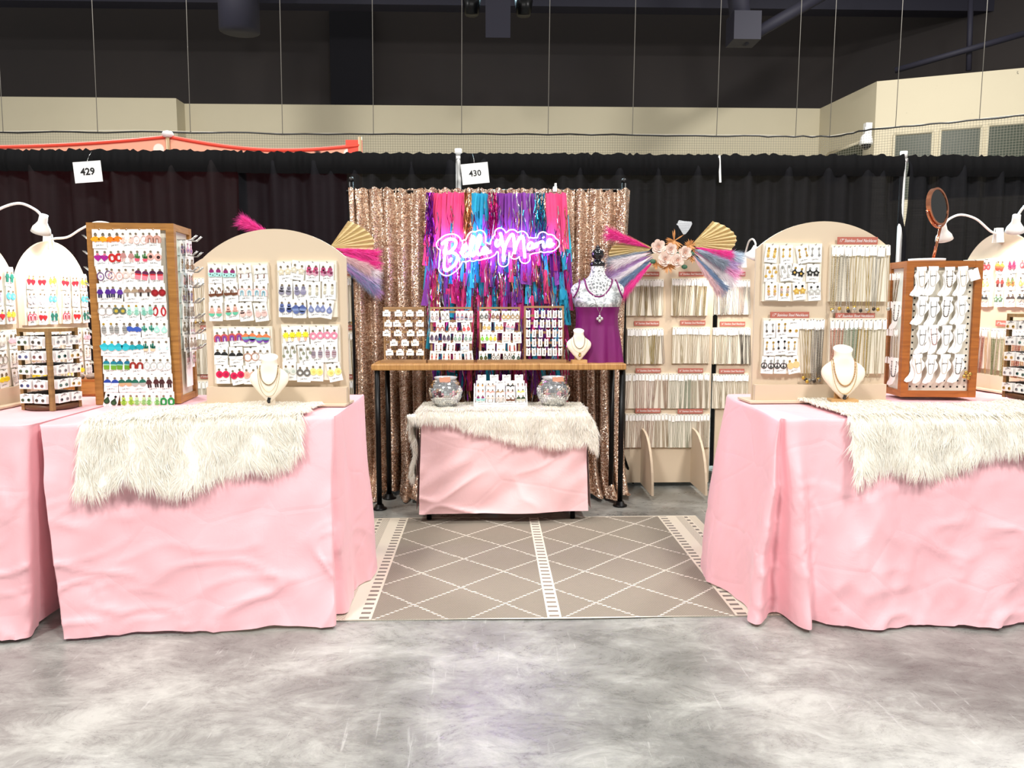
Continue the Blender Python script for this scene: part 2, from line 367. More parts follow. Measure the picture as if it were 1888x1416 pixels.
# windows in the right wall
def on_wall(px, py, out=0.0):
    n = Vector((dirR.y, -dirR.x, 0)).normalized()
    if n.y > 0: n = -n
    p0 = CR2 + n * out; d = ray(px, py); t = (p0 - EYE).dot(n) / d.dot(n); return EYE + d * t
GLASSW = mat('#394034', 0.25, 0.0, spec=0.25)
for k, (a, b, c_, d_) in enumerate([(1649, 248, 1721, 300), (1734, 239, 1811, 300), (1822, 231, 1915, 300)]):
    tl, tr = on_wall(a, b, 0.02), on_wall(c_, b - (c_ - a) * 0.09, 0.02); zb = 3.2
    n = Vector((dirR.y, -dirR.x, 0)).normalized(); n = -n if n.y > 0 else n
    mb = MB(); mb.add([(tl.x, tl.y, zb), (tr.x, tr.y, zb), (tr.x, tr.y, tl.z), (tl.x, tl.y, tl.z)] + [(tl.x - n.x * .03, tl.y - n.y * .03, zb), (tr.x - n.x * .03, tr.y - n.y * .03, zb), (tr.x - n.x * .03, tr.y - n.y * .03, tl.z), (tl.x - n.x * .03, tl.y - n.y * .03, tl.z)],
        [(0, 1, 2, 3), (7, 6, 5, 4), (0, 4, 5, 1), (2, 6, 7, 3), (1, 5, 6, 2), (0, 3, 7, 4)])
    w = mb.build('window_%d' % (k + 1), GLASSW); struct(w)
    mb = MB()
    for p, q in (((tl.x, tl.y, zb), (tl.x, tl.y, tl.z)), ((tr.x, tr.y, zb), (tr.x, tr.y, tl.z)), ((tl.x, tl.y, tl.z), (tr.x, tr.y, tl.z))): mb.tube([p, q], 0.03, 4)
    mb.build('window_frame', WALLM, w)
# low sloping dark window on the side wall
def on_side(px, py):
    n = Vector((-(CR2.y - CR.y), (CR2.x - CR.x), 0)).normalized(); n = -n if n.x > 0 else n
    p0 = Vector((CR.x, CR.y, 0)) + n * 0.02; d = ray(px, py); return EYE + d * ((p0 - EYE).dot(n) / d.dot(n))
A, B = on_side(1526, 286), on_side(1590, 262)
mb = MB(); B2 = Vector((B.x, B.y, A.z)); n = Vector((-(CR2.y - CR.y), (CR2.x - CR.x), 0)).normalized(); n = -n if n.x > 0 else n
vs = [A - Vector((0, 0, .6)), B2 - Vector((0, 0, .6)), B, A]
mb.add(vs + [v + n * 0.03 for v in vs], [(0, 1, 2, 3), (7, 6, 5, 4), (0, 4, 5, 1), (1, 5, 6, 2), (2, 6, 7, 3), (3, 7, 4, 0)]); w4 = mb.build('window_4', GLASSW); struct(w4)
MB().tube([A, B], 0.05, 4).build('window_frame', WALLM, w4)
# dome camera on the side wall
c = on_side(1604, 258); n = Vector((-(CR2.y - CR.y), (CR2.x - CR.x), 0)).normalized(); c += (-n if n.x > 0 else n) * .15 + Vector((0, -.12, 0))
t = thing('security_camera', c, 'white dome security camera on an arm fixed to the beige wall', 'camera')
MB().tube([(0, 0, 0.14), (-.12, -.25, 0.14), (-.18, -.4, 0.1), (-.18, -.4, -.02)], 0.035, 8).build('arm', WHITE, t)
MB().box((0.02, -.02, 0.1), (.12, .12, .38)).build('wall_plate', WHITE, t)
MB().lathe([(0.03, 0.02), (0.1, -.04), (0.12, -.15), (0.12, -.2)], 12, (-.18, -.4, 0)).build('housing', WHITE, t)
MB().ball((-.18, -.4, -.2), 0.1, 12).build('dome', mat('#0c0c0d', 0.1), t)
# cable, hanging wires, safety net
YC = 14.0; zc = P(850, 248, YC).z
def cab(px, py): return P(px, py, YC) if px <= 1530 else G(px, py, zc)
cpts = [(-120, 246), (0, 247), (260, 248), (520, 249), (850, 248), (1170, 245), (1400, 244), (1530, 243), (1617, 238), (1750, 226), (1888, 213), (1990, 204)]
cp = [cab(*p) for p in cpts]
for p in cp: p.z = zc
path = []
for a, b in zip(cp, cp[1:]):
    for k in range(8):
        p = a.lerp(b, k / 8); p.z += 0.012 * math.sin(17 * (p.x + p.y * .3)) + 0.008 * math.sin(41 * p.x); path.append(p)
t = thing('net_cable', (cp[4].x, YC, zc), 'dark cable strung along the top of the safety net', 'cable')
MB().tube([p - Vector((cp[4].x, YC, zc)) for p in path], 0.014, 5).build('black_cable', BLACK, t)
MB().tube([p - Vector((cp[4].x, YC, zc)) + Vector((0, 0.02, 0.018)) for p in path[::4]], 0.006, 5).build('white_rope', mat('#b9b5a8', .7), t)
def cable_at(px):
    for (a, p), (b, q) in zip(zip(cpts, cp), zip(cpts[1:], cp[1:])):
        if a[0] <= px <= b[0]: return p.lerp(q, (px - a[0]) / (b[0] - a[0]))
wirem = mat('#8e8a84', 0.5, 0.3)
near = ['above the red canopy end', 'above the numbered sign 429', 'beside the beige wall step', 'above the black drape gap', 'next to the dark wall panel', 'above the number 430 sign', 'above the neon sign', 'above the dress form', 'above the flower swag', 'before the wall corner', 'at the wall corner', 'above the dome camera', 'over the dark windows']
for k, px in enumerate([6, 180, 351, 521, 688, 851, 1010, 1166, 1321, 1467, 1530, 1652, 1807]):
    p = cable_at(px)
    o = MB().tube([(0, 0, 0), (0.03, 0, 3.2), (0, 0, 6.5)], 0.006, 4).build('hanging_wire', wirem, None, Matrix.Translation(p))
    tag(o, 'thin pale wire hanging from the roof, ' + near[k], 'wire', 'wires holding the net cable')
mb = MB(); L = [(cp[i + 1] - cp[i]).length for i in range(len(cp) - 1)]
w = 0.0021; z0 = 1.7
for (a, b) in zip(cp, cp[1:]):
    n = int((b - a).length / 0.042); d = (b - a).normalized()
    for k in range(n):
        p = a.lerp(b, k / n); q = d * w
        mb.add([(p.x - q.x, p.y - q.y, zc), (p.x + q.x, p.y + q.y, zc), (p.x + q.x, p.y + q.y, z0), (p.x - q.x, p.y - q.y, z0)], [(0, 1, 2, 3)])
    z = zc
    while z > z0:
        mb.add([(a.x, a.y, z - w), (b.x, b.y, z - w), (b.x, b.y, z + w), (a.x, a.y, z + w)], [(0, 1, 2, 3)]); z -= 0.042
tag(mb.build('safety_net', mat('#6f6b5e', 0.8)), 'fine square safety net hanging from the cable before the beige wall', 'net', kind='stuff')
# orange canopy in the booth behind
YO = 8.0
def m_canopy():
    t = NT('orange_canopy'); o = t.coord(); n = t.noise(t.mapping(o, (1, 1, 1.6)), 3.2, 1, 0.3); v = t.voro(o, 3.3)
    c = t.mix(t.ramp(v, [(0.16, 1.0), (0.19, 0.0)]), '#f6b294', '#fff4e8'); c = t.mix(t.ramp(n, [(0.70, 0.0), (0.72, 1.0)]), c, '#3a2c28'); t.col(c); t.rough(.7); return t.m
pk = P(322, 258, YO); eL = P(-60, 272, YO); eR = P(664, 268, YO)
t = thing('orange_canopy', (pk.x, YO, 0), 'orange patterned canopy with red edging rising behind the black drape', 'canopy')
def can(u, v):
    x = lerp(eL.x, eR.x, u); a = (x - eL.x) / (pk.x - eL.x) if x < pk.x else (eR.x - x) / (eR.x - pk.x); e = eL.z if x < pk.x else eR.z
    top = lerp(e, pk.z, a ** 2.2) if x < pk.x else lerp(e, pk.z, a ** 2.2) - 0.12 * math.sin(PI * a) * 0.6
    return (x - pk.x, -0.15 * a, lerp(top, 2.45, v))
MB().grid(can, 60, 6).build('valance', m_canopy(), t)
MB().tube([can(k / 60, 0) for k in range(61)], 0.018, 5).build('red_edging', mat('#f0523c', .6), t)
MB().tube([(0, -.17, 0), (0, -.17, pk.z + 0.05)], 0.018, 6).build('pole', mat('#b89f78', .6), t)
MB().tube([(eR.x - pk.x, 0, 0), (eR.x - pk.x, 0, eR.z + 0.08)], 0.02, 6).build('pole', mat('#b89f78', .6), t)
MB().box((eR.x - pk.x - .06, 0, eR.z - .05), (.16, .02, .2)).build('corner_flap', mat('#f0523c', .6), t)
MB().ball((0, -.17, pk.z + .02), 0.05, 8, (1.2, 1, .7)).build('knot', WHITE, t)
# ================================================================== pipe and drape
DRAPE = m_drape(); YD = 5.5; ZD = 2.19
px_x = lambda px: P(px, 285, YD).x
XP1, XP2 = px_x(845), px_x(1667)
def drape(x0, x1, seed, label, ztop=ZD, lo=0.0, hi=0.0, m=None):
    t = thing('black_drape', (x0, YD, 0), label, 'drape', 'black pipe and drape panels'); w = x1 - x0; rr = random.Random(seed)
    ph = [rr.uniform(0, 6) for _ in range(4)]
    def f(u, v):
        x = u * w; z = lerp(0.02, ztop, v)
        d = 0.028 * math.sin(21 * x + ph[0] + 0.4 * math.sin(3 * z)) + 0.022 * math.sin(47 * x + ph[1] + .3 * z) + 0.03 * vnoise(x * 7 + seed * 9, z * 0.6)
        k = smooth01((ztop - z) / 0.12); d *= 0.25 + 0.75 * k
        if z > ztop - 0.12: d += -0.02 * math.sin((ztop - z) / 0.12 * PI)
        zz = z + (0.010 * vnoise(x * 40, seed) if v > .98 else 0)
        k = smooth01((1.86 - z) / .25)      # panel edges meet below, part above to show the pole
        x += k * (lo * math.exp(-(x / .12) ** 2) + hi * math.exp(-((x - w) / .12) ** 2))
        return (x, d, zz)
    MB().grid(f, int(w * 70), 40).build('curtain_panel', m or DRAPE, t)
    def g(u, v):
        x = u * w; return (x, -0.03 - 0.02 * math.sin(v * PI) + 0.005 * math.sin(70 * x + ph[2] + 3 * vnoise(x * 4, seed)) + 0.012 * vnoise(x * 26, seed), lerp(ztop - 0.13, ztop + 0.012 + 0.010 * vnoise(x * 45, seed + 4), v))
    MB().grid(g, int(w * 90), 6).build('rod_pocket', mat('#060608', .85, spec=.2), t)
drape(px_x(-160), px_x(450), 1, 'sheer black drape panel with the 429 sign hung on it', P(200, 281, YD).z, m=m_drape(.05, '#090708', '#171214'))
xa_, xb_ = P(-100, 300, 7.2).x, P(640, 300, 7.2).x
tag(MB().grid(lambda u, v: (lerp(xa_, xb_, u), 7.2 + .03 * math.sin(u * 60), lerp(.02, 2.42, v)), 120, 4).build('red_backdrop', mat('#a02a38', .8)), 'dark red cloth of the rear booth seen faintly through the sheer drape', 'curtain')
drape(px_x(440), XP1 - 0.016, 2, 'black drape panel between the sheer panel and the 430 upright', ZD)
drape(XP1 + 0.016, px_x(1322), 3, 'black drape panel with the 430 sign hung on it', ZD)
drape(px_x(1326), XP2 - 0.016, 4, 'black drape panel behind the flower swag and beige arch', ZD, hi=.05)
drape(XP2 + 0.016, px_x(2050), 5, 'black drape panel behind the round mirror', ZD, lo=-.02)
for X, lab in ((XP1, 'white drape upright beside the 430 sign'), (XP2, 'white drape upright near the round mirror')):
    t = thing('drape_upright', (X, YD + 0.005, 0), lab, 'pole', 'drape uprights')
    MB().tube([(0, 0, 0.01), (0, 0, 2.19)], 0.019, 12).build('pole', WHITE, t)
    MB().tube([(0, 0, 2.19), (0, 0, 2.235)], 0.024, 12).build('cap', WHITE, t)
    MB().box((0, 0, 0.006), (.4, .4, .012)).build('base_plate', STEEL, t)
o = MB().tube([(px_x(-180), YD, ZD - 0.02), (px_x(2060), YD, ZD - 0.02)], 0.016, 8).build('drape_crossbar', WHITE); tag(o, 'white crossbar running through the tops of the black drapes', 'rod')
x = px_x(1324)
o = MB().box((0, 0, -.09), (.014, .006, .18), Matrix.Rotation(-.06, 3, 'Y')).build('drape_tie', WHITE, None, Matrix.Translation((x, YD - .05, ZD - .0))); tag(o, 'white tie strip hanging where two black drapes meet', 'strip')
# text helper
def text_mesh(s, size, m, shear=0.0, bold=0.0, name='lettering', depth=0.0005, w=None):
    cu = bpy.data.curves.new('t', 'FONT'); cu.body = s; cu.size = size; cu.align_x = 'CENTER'; cu.align_y = 'CENTER'; cu.shear = shear; cu.offset = bold; cu.resolution_u = 2
    o = bpy.data.objects.new('t', cu); COL.objects.link(o); dg = bpy.context.evaluated_depsgraph_get(); dg.update()
    me = bpy.data.meshes.new_from_object(o.evaluated_get(dg)); bpy.data.objects.remove(o)
    n = len(me.vertices); co = np.empty(n * 3); me.vertices.foreach_get('co', co); co = co.reshape(-1, 3)
    if w: co[:, 0] *= w / (co[:, 0].max() - co[:, 0].min())
    co = np.stack([co[:, 0], -depth + 0 * co[:, 0], co[:, 1]], 1); me.vertices.foreach_set('co', co.ravel()); me.update()
    me.materials.clear(); me.materials.append(m); me.name = name
    return me
for s, px, py, tl in (('429', 162, 317, -.075), ('430', 876, 320, -.10)):
    c = P(px, py, 5.36)
    t = thing('booth_number_sign', Matrix.Translation(c) @ Matrix.Rotation(tl, 4, 'Y'), ('white card sign reading %s on the drape ' % s) + ('above the earring tower' if s == '429' else 'beside the white upright'), 'sign', 'booth number signs')
    MB().box((0, 0, 0), (.18, .003, .135)).build('card', WHITE, t)
    link('lettering', text_mesh(s, .062 if s == '429' else .055, BLACK, 0, .0022 if s == '429' else .001, depth=.0022), t)
    MB().tube([(0, 0, .055), (0.002, 0.03, .1), (-.006, .1, .15)], .0012, 4).build('string', STEEL, t)
# ================================================================== tables and cloths
def cloth_table(name, stations, top_back, z, m, label, seed, legs, hem=0.006, group=None):
    """tablecloth as a surface ruled between a top outline and a floor outline"""
    mx = stations[0][0][0]; my = stations[0][0][1]
    T = crom([(a[0], a[1], 0) for a, b in stations], 12); Bt = crom([(b[0], b[1], 0) for a, b in stations], 12); n = len(T) - 1
    def f(u, v):
        i = min(int(u * n + 1e-6), n); p, q = T[i], Bt[i]
        w = v ** 0.85; x = lerp(p.x, q.x, w); y = lerp(p.y, q.y, w)
        am = 0.010 * smooth01(v * 3); s = (p.x - p.y) * 4.0
        x += am * vnoise(s * 2.1 + seed, v * 3.0); y += am * 1.6 * vnoise(s * 1.7 + 9 + seed, v * 2.6 + s * .4) + am * .7 * vnoise(s * 5 + v * 6, v * 6 - s * 3 + seed)
        h = (1 - v) * z; wx_, wz_ = (x - y) * 3.4 + .6 * vnoise(s * 1.3, v * 4 + seed), h * 3.6 + .6 * vnoise(s * 1.1 + 7, v * 5)
        cr_ = (1 - abs(vnoise(wx_ + wz_ * .8 + seed, wz_ - wx_ * .5))) ** 6 * .013 + (1 - abs(vnoise(wx_ * 1.9 - wz_ * 1.5, wz_ * 1.7 + wx_ + seed))) ** 7 * .009
        cr_ *= smooth01((v - .12) * 3) * (.35 + .6 * v); y -= cr_; x += cr_ * .3
        zz = lerp(z, hem, v)
        if v < 0.06: zz = z - (v / 0.06) ** 2 * 0.06 * (z - hem)
        if v > .9: zz += 0.006 * (1 + vnoise(s * 4, seed)) * (v - .9) * 10
        return (x - mx, y - my, zz)
    mb = MB(); mb.grid(lambda u, v: f(u, 1 - v), n, 64)
    k = len(mb.v); top = [f(i / n, 0) for i in range(n + 1)] + [(a - mx, b - my, z) for a, b in top_back]
    mb.add(top, [tuple(range(len(top)))])
    o = mb.build(name, m, None, Matrix.Translation((mx, my, 0))); tag(o, label, 'tablecloth', group)
    t = thing('folding_table', (legs[0], legs[2], 0), 'folding table hidden ' + label.split(' with')[0].replace('pink cloth', 'under the pink cloth'), 'table', 'folding tables under the cloths')
    wx, wy = legs[1] - legs[0], legs[3] - legs[2]
    MB().bbox((0.02, 0.02, z - 0.045), (wx - 0.02, wy - 0.02, z - 0.004)).build('table_top', WHITE, t)
    for a in (0.08, wx - 0.08):
        for b in (0.1, wy - 0.08): MB().tube([(a, b, 0), (a, b, z - 0.04)], 0.014, 6).build('leg', STEEL, t)
    return o
ZTAB = 0.765
cloth_table('pink_tablecloth', [((-1.60, 3.62), (-1.62, 3.6)), ((-1.602, 3.1), (-1.66, 3.15)), ((-1.60, 2.87), (-1.60, 2.98)), ((-1.588, 2.80), (-1.515, 2.755)), ((-1.55, 2.803), (-1.47, 2.735)), ((-1.3, 2.85), (-1.3, 2.765)), ((-1.0, 2.905), (-1.0, 2.785)), ((-.75, 2.955), (-.74, 2.81)),
    ((-.62, 2.985), (-.60, 2.80)), ((-.595, 2.995), (-.572, 2.825)), ((-.59, 3.0), (-.60, 2.91)), ((-.588, 3.02), (-.555, 2.93)), ((-.585, 3.1), (-.545, 2.99)), ((-.585, 3.3), (-.56, 3.17)), ((-.585, 3.45), (-.51, 3.33)), ((-.585, 3.6), (-.515, 3.47)), ((-.587, 3.69), (-.55, 3.62))],
    [(-1.6, 3.7)], ZTAB, PINK, 'pink cloth on the table with the tall earring tower and a white fur throw', 1, (-1.58, -.60, 3.02, 3.66))
cloth_table('pink_tablecloth', [((-2.9, 2.76), (-2.9, 2.74)), ((-2.4, 2.76), (-2.4, 2.73)), ((-2.0, 2.765), (-2.0, 2.745)), ((-1.72, 2.775), (-1.72, 2.725)), ((-1.63, 2.785), (-1.635, 2.745)), ((-1.615, 2.84), (-1.66, 2.84)), ((-1.612, 3.0), (-1.68, 3.0)), ((-1.612, 4.3), (-1.66, 4.3))],
    [(-2.9, 4.3)], ZTAB + 0.002, PINK, 'pink cloth on the side table with the revolving stud rack', 5, (-2.88, -1.7, 2.8, 4.28))
cloth_table('pink_tablecloth', [((1.16, 3.66), (1.10, 3.66)), ((1.13, 3.65), (.98, 3.52)), ((1.112, 3.6), (.935, 3.33)), ((1.10, 3.45), (.925, 3.22)), ((1.095, 3.25), (.97, 3.10)), ((1.09, 3.1), (1.0, 2.98)), ((1.088, 2.98), (.985, 2.88)), ((1.086, 2.90), (.955, 2.80)), ((1.086, 2.872), (.99, 2.765)), ((1.092, 2.885), (1.06, 2.87)), ((1.10, 2.885), (1.10, 2.865)),
    ((1.108, 2.87), (1.12, 2.75)), ((1.14, 2.868), (1.165, 2.71)), ((1.2, 2.868), (1.215, 2.80)), ((1.28, 2.868), (1.29, 2.755)), ((1.42, 2.868), (1.42, 2.715)), ((1.6, 2.866), (1.6, 2.765)), ((1.8, 2.865), (1.8, 2.725)), ((2.1, 2.862), (2.1, 2.755)), ((2.5, 2.86), (2.5, 2.74)), ((3.0, 2.86), (3.0, 2.74))],
    [(3.0, 3.66)], ZTAB, PINK, 'pink cloth with a deep corner fold on the table with the anklet tower', 11, (1.12, 2.98, 2.92, 3.64))
cloth_table('pink_tablecloth', [((2.02, 4.5), (2.0, 4.5)), ((2.02, 3.9), (1.99, 3.9)), ((2.02, 3.672), (1.99, 3.68)), ((2.5, 3.672), (2.5, 3.68)), ((3.0, 3.672), (3.0, 3.68))], [(3.0, 4.5)], ZTAB - 0.002, PINK, 'pink cloth on the rear side table with a brown wooden tray', 17, (2.05, 2.98, 3.7, 4.48))
# small centre table
XA, XB, YA, YB, ZC = -.362, .522, 4.2, 4.60, .60
t = thing('small_table', (XA, YA, 0), 'small black-legged table beneath the shelf, mostly covered by a pale pink cloth', 'table')
MB().bbox((0.01, 0.01, ZC - .03), (XB - XA - .01, YB - YA, ZC - .002)).build('table_top', WHITE, t)
for a in (.03, XB - XA - .06):
    for b in (.05, YB - YA - .05): MB().tube([(a, b, 0), (a, b, ZC - .02)], .014, 8).build('leg', BLACKM, t)
    MB().tube([(a, .05, .05), (a, YB - YA - .05, .05)], .012, 6).build('crossbar', BLACKM, t)
def fc(u, v):
    n = 0.012 * vnoise(u * 5, v * 3) + .012 * vnoise(u * 9 + v * 4, v * 4)
    x = lerp(XA, XB, u); k = 0.028 * v
    x += (u - .5) * k * 1.2; z = lerp(ZC, 0.062 + .012 * (u - .5), v)
    n -= ((1 - abs(vnoise(u * 3 + v * 2.4, v * 3 - u * 1.5 + 3))) ** 6 * .012) * (.4 + v)
    return (x - XA, -0.004 - 0.03 * v + n * smooth01(v * 3), z)
mb = MB(); mb.grid(lambda u, v: fc(u, 1 - v), 100, 60)
for s in (0, 1):
    def sc(u, v, s=s):
        x = (XB - XA + .004) if s else -.004
        x += (0.03 * v if s else -.03 * v)
        return (x, u * (YB - YA) - .01 * v, lerp(ZC, .07, v))
    mb.grid((lambda u, v, s=s: sc(u if s else 1 - u, 1 - v)), 12, 10)
mb.bbox((-.004, -.004, ZC - .002), (XB - XA + .004, YB - YA, ZC + .003))
tag(mb.build('pale_pink_cloth', PINK2, None, Matrix.Translation((XA, YA, 0))), 'pale pink cloth hanging over the small table below the shelf', 'tablecloth')
# ------------------------------------------------------------------ strands (fur, plumes)
NR = np.random.RandomState(11)
def strands(name, root, mid, tip, width, m, parent=None, M=None, nrm=None):
    n = len(root); d = tip - root; rnd = NR.randn(n, 3) if nrm is None else -(nrm + .35 * NR.randn(n, 3)); s = np.cross(d, rnd); s /= (np.linalg.norm(s, axis=1, keepdims=True) + 1e-9)
    w = (np.asarray(width) * np.ones(n))[:, None]
    v = np.stack([root - s * w, root + s * w, mid - s * w * .75, mid + s * w * .75, tip], 1).reshape(-1, 3)
    me = bpy.data.meshes.new(name); me.vertices.add(n * 5); me.vertices.foreach_set('co', v.ravel())
    b = (np.arange(n) * 5)[:, None]; lp = np.concatenate([b + np.array([[0, 1, 3, 2]]), b + np.array([[2, 3, 4]])], 1).ravel()
    me.loops.add(n * 7); me.loops.foreach_set('vertex_index', lp.astype(np.int32))
    me.polygons.add(n * 2); st = np.stack([np.arange(n) * 7, np.arange(n) * 7 + 4], 1).ravel(); me.polygons.foreach_set('loop_start', st.astype(np.int32))
    me.polygons.foreach_set('use_smooth', [True] * (n * 2))
    me.materials.append(m); me.update(calc_edges=True); me.validate()
    o = link(name, me, parent, M); o['kind'] = 'stuff'; return o
HIDE = mat('#f3efe6', .8)
def throw(label, origin, surf, n, length=.06, width=.0015, lift=.2, seed=0):
    """surf(u,v) -> point, outward normal, lie direction ; None where there is no hide"""
    t = thing('fur_throw', origin, label, 'throw', 'white faux fur throws'); O = Vector(origin)
    NU, NV = 70, 44
    pts = {}
    for j in range(NV + 1):
        for i in range(NU + 1): pts[i, j] = surf(i / NU, j / NV)
    mb = MB(); vs = [(pts[i, j][0] - O) if pts[i, j] else (0, 0, 0) for j in range(NV + 1) for i in range(NU + 1)]
    idx = lambda i, j: j * (NU + 1) + i
    fs = [(idx(i, j), idx(i + 1, j), idx(i + 1, j + 1), idx(i, j + 1)) for j in range(NV) for i in range(NU) if pts[i, j] and pts[i + 1, j] and pts[i, j + 1] and pts[i + 1, j + 1]]
    used = sorted({q for f in fs for q in f}); rm = {q: k for k, q in enumerate(used)}
    mb.add([vs[q] for q in used], [tuple(rm[q] for q in f) for f in fs], True); mb.build('hide', HIDE, t)
    ro, mi, ti, nn_ = [], [], [], []; rr = random.Random(seed)
    while len(ro) < n:
        u, v = rr.random(), rr.random(); s = surf(u, v)
        if not s: continue
        p, nn, ld = s; side = nn.cross(ld)
        cl = vnoise(p.x * 26 + seed, (p.z + p.y) * 22); c2 = vnoise(p.x * 60 + 7, (p.z - p.y) * 40)
        a = 0.42 * cl + 0.42 * c2 + rr.gauss(0, .18); le = length * rr.uniform(.7, 1.15); lf = lift * (0.75 + .5 * vnoise(p.x * 33 + 5, p.z * 33)) * rr.uniform(.5, 1.2)
        d = (ld * math.cos(a) + side * math.sin(a)); q = p - O
        m_ = q + d * le * .45 + nn * le * lf * .8; e = q + d * le * .98 + nn * le * lf * .7 + Vector((0, 0, -le * .12))
        ro.append(q); mi.append(m_); ti.append(e); nn_.append(nn)
    strands('fur_pile', np.array(ro), np.array(mi), np.array(ti), width * (0.7 + .6 * NR.rand(len(ro))), FUR, t, nrm=np.array(nn_))
    return t
UPV = Vector((0, 0, 1))
def edge_throw(x0, x1, front, ztop, depth, drop, out, slope=.06):
    """a hide lying on a table and hanging over its front edge"""
    def surf(u, v):
        x = lerp(x0, x1, u); yf = front(x); dt = depth(u); hd = drop(u); s = v * (dt + hd)
        fold = .012 * math.sin(x * 31) + .012 * vnoise(x * 9, 3)
        if s < dt - .02:
            return Vector((x, yf + dt - s, ztop + .014)), UPV, Vector((0.15 * math.sin(9 * x), -1, 0)).normalized()
        if s < dt + .02:
            a = (s - dt + .02) / .04 * PI / 2
            return Vector((x, yf + .02 - .04 * math.sin(a), ztop + .014 - .02 * (1 - math.cos(a)))), Vector((0, -math.sin(a), math.cos(a))), Vector((0, -math.cos(a), -math.sin(a)))
        h = s - dt - .02
        xx = x + .03 * (u - .5) * h
        return Vector((xx, yf - .02 - out - slope * h + fold * min(1, h * 6), ztop - .006 - h)), Vector((0.06 * math.cos(x * 31), -1, .05)).normalized(), Vector((0.05 * math.sin(x * 14), -.06, -1)).normalized()
    return surf
fl_front = lambda x: lerp(2.80, 2.99, (x + 1.588) / .99)
xa, xb = P(166, 800, 2.86).x, P(556, 800, 2.94).x
def px_drop(pts, Yf, ztop):
    """hang length over u from the lower outline, given as picture points on the front plane"""
    q = []
    for px, py in pts:
        p = P(px, py, Yf(px)); q.append((p.x, max(0.02, ztop - p.z)))
    return q
dl = px_drop([(166, 905), (185, 908), (215, 893), (250, 880), (285, 893), (330, 904), (372, 894), (415, 872), (470, 860), (505, 864), (535, 848), (556, 825)], lambda px: lerp(2.80, 2.92, (px - 160) / 400), ZTAB)
throw('long white fur throw over the pink table edge below the earring tower', (-1.0, 2.9, ZTAB), edge_throw(xa, xb, fl_front, ZTAB, lambda u: .36 - .05 * math.sin(u * 7), lambda u: interp(lerp(xa, xb, u), dl), .014, .24), 34000, .058, seed=3)
xa2, xb2 = P(1566, 800, 2.84).x, P(2080, 800, 2.84).x
dr = px_drop([(1560, 893), (1590, 876), (1640, 862), (1695, 874), (1750, 864), (1800, 842), (1845, 830), (1888, 836), (1950, 850), (2080, 840)], lambda px: 2.82, ZTAB)
throw('white fur throw over the pink table edge below the anklet tower', (1.9, 2.86, ZTAB), edge_throw(xa2, xb2, lambda x: 2.865, ZTAB, lambda u: .52 - .16 * smooth01(u * 4) + .05 * math.sin(u * 9), lambda u: interp(lerp(xa2, xb2, u), dr), .014, .24), 38000, .058, seed=5)
# centre throw: over the top, wrapped down the left side, sliding off the right corner
x3, x4 = XA - .075, XB + .06
dc = px_drop([(752, 775), (775, 778), (830, 780), (862, 792), (900, 800), (950, 814), (1000, 820), (1050, 822), (1085, 818), (1103, 806)], lambda px: YA - .03, ZC)
base = edge_throw(x3, x4, lambda x: YA - .005, ZC, lambda u: .36, lambda u: interp(lerp(x3, x4, u), dc), .012)
def csurf(u, v):
    p, n, d = base(u, v)
    if p.x < XA - .012 and p.y > YA - .02: p.z -= (XA - .012 - p.x) * 1.2; n = Vector((-.6, 0, .8))
    if p.x > XB + .012: p.z -= (p.x - XB) * 1.4; n = (n + Vector((.6, 0, 0))).normalized()
    return p, n, d
throw('white fur throw on the small table under the shelf', (0.08, YA, ZC), csurf, 34000, .046, .0014, .3, seed=9)
cthrow = bpy.data.objects['fur_throw.002']
# tail hanging down the left side of the small table
ro, mi, ti = [], [], []
rr = random.Random(4); O = Vector((0.08, YA, ZC))
for k in range(6000):
    a, b = rr.random(), rr.random(); z = lerp(ZC - .02, .24, b); y = YA + .02 + a * .2 * (1 - .4 * b); p = Vector((XA - .035 - .012 * math.sin(b * 9), y, z)) - O
    d = Vector((rr.gauss(-.25, .3), rr.gauss(-.2, .3), -1)).normalized(); l = .045 * rr.uniform(.7, 1.2)
    ro.append(p); mi.append(p + d * l * .5 + Vector((-.012, -.006, 0))); ti.append(p + d * l + Vector((-.008, -.004, 0)))
strands('fur_tail', np.array(ro), np.array(mi), np.array(ti), .0014, FUR, cthrow, nrm=np.tile([[-.7, -.7, .1]], (len(ro), 1)))
MB().grid(lambda u, v: Vector((XA - .033, YA + .02 + u * .2, lerp(ZC, .24, v))) - O, 4, 8).build('hide_flap', HIDE, cthrow)
# ================================================================== rug
rug = MB(); rug.grid(lambda u, v: (lerp(-.91, .91, u), lerp(-.705, .705, v) + .006 * math.sin(u * 9), .004 + .002 * math.sin(u * 20) * math.sin(v * 3)), 40, 30)
n = len(rug.v); 
for k in range(1): rug.bbox((-.91, -.70, .0005), (.91, .70, .002))
tag(rug.build('area_rug', m_rug(), None, Matrix.Translation((.2475, 3.575, .001))), 'flat woven beige rug with cream diamond lattice and dashed border stripes', 'rug')
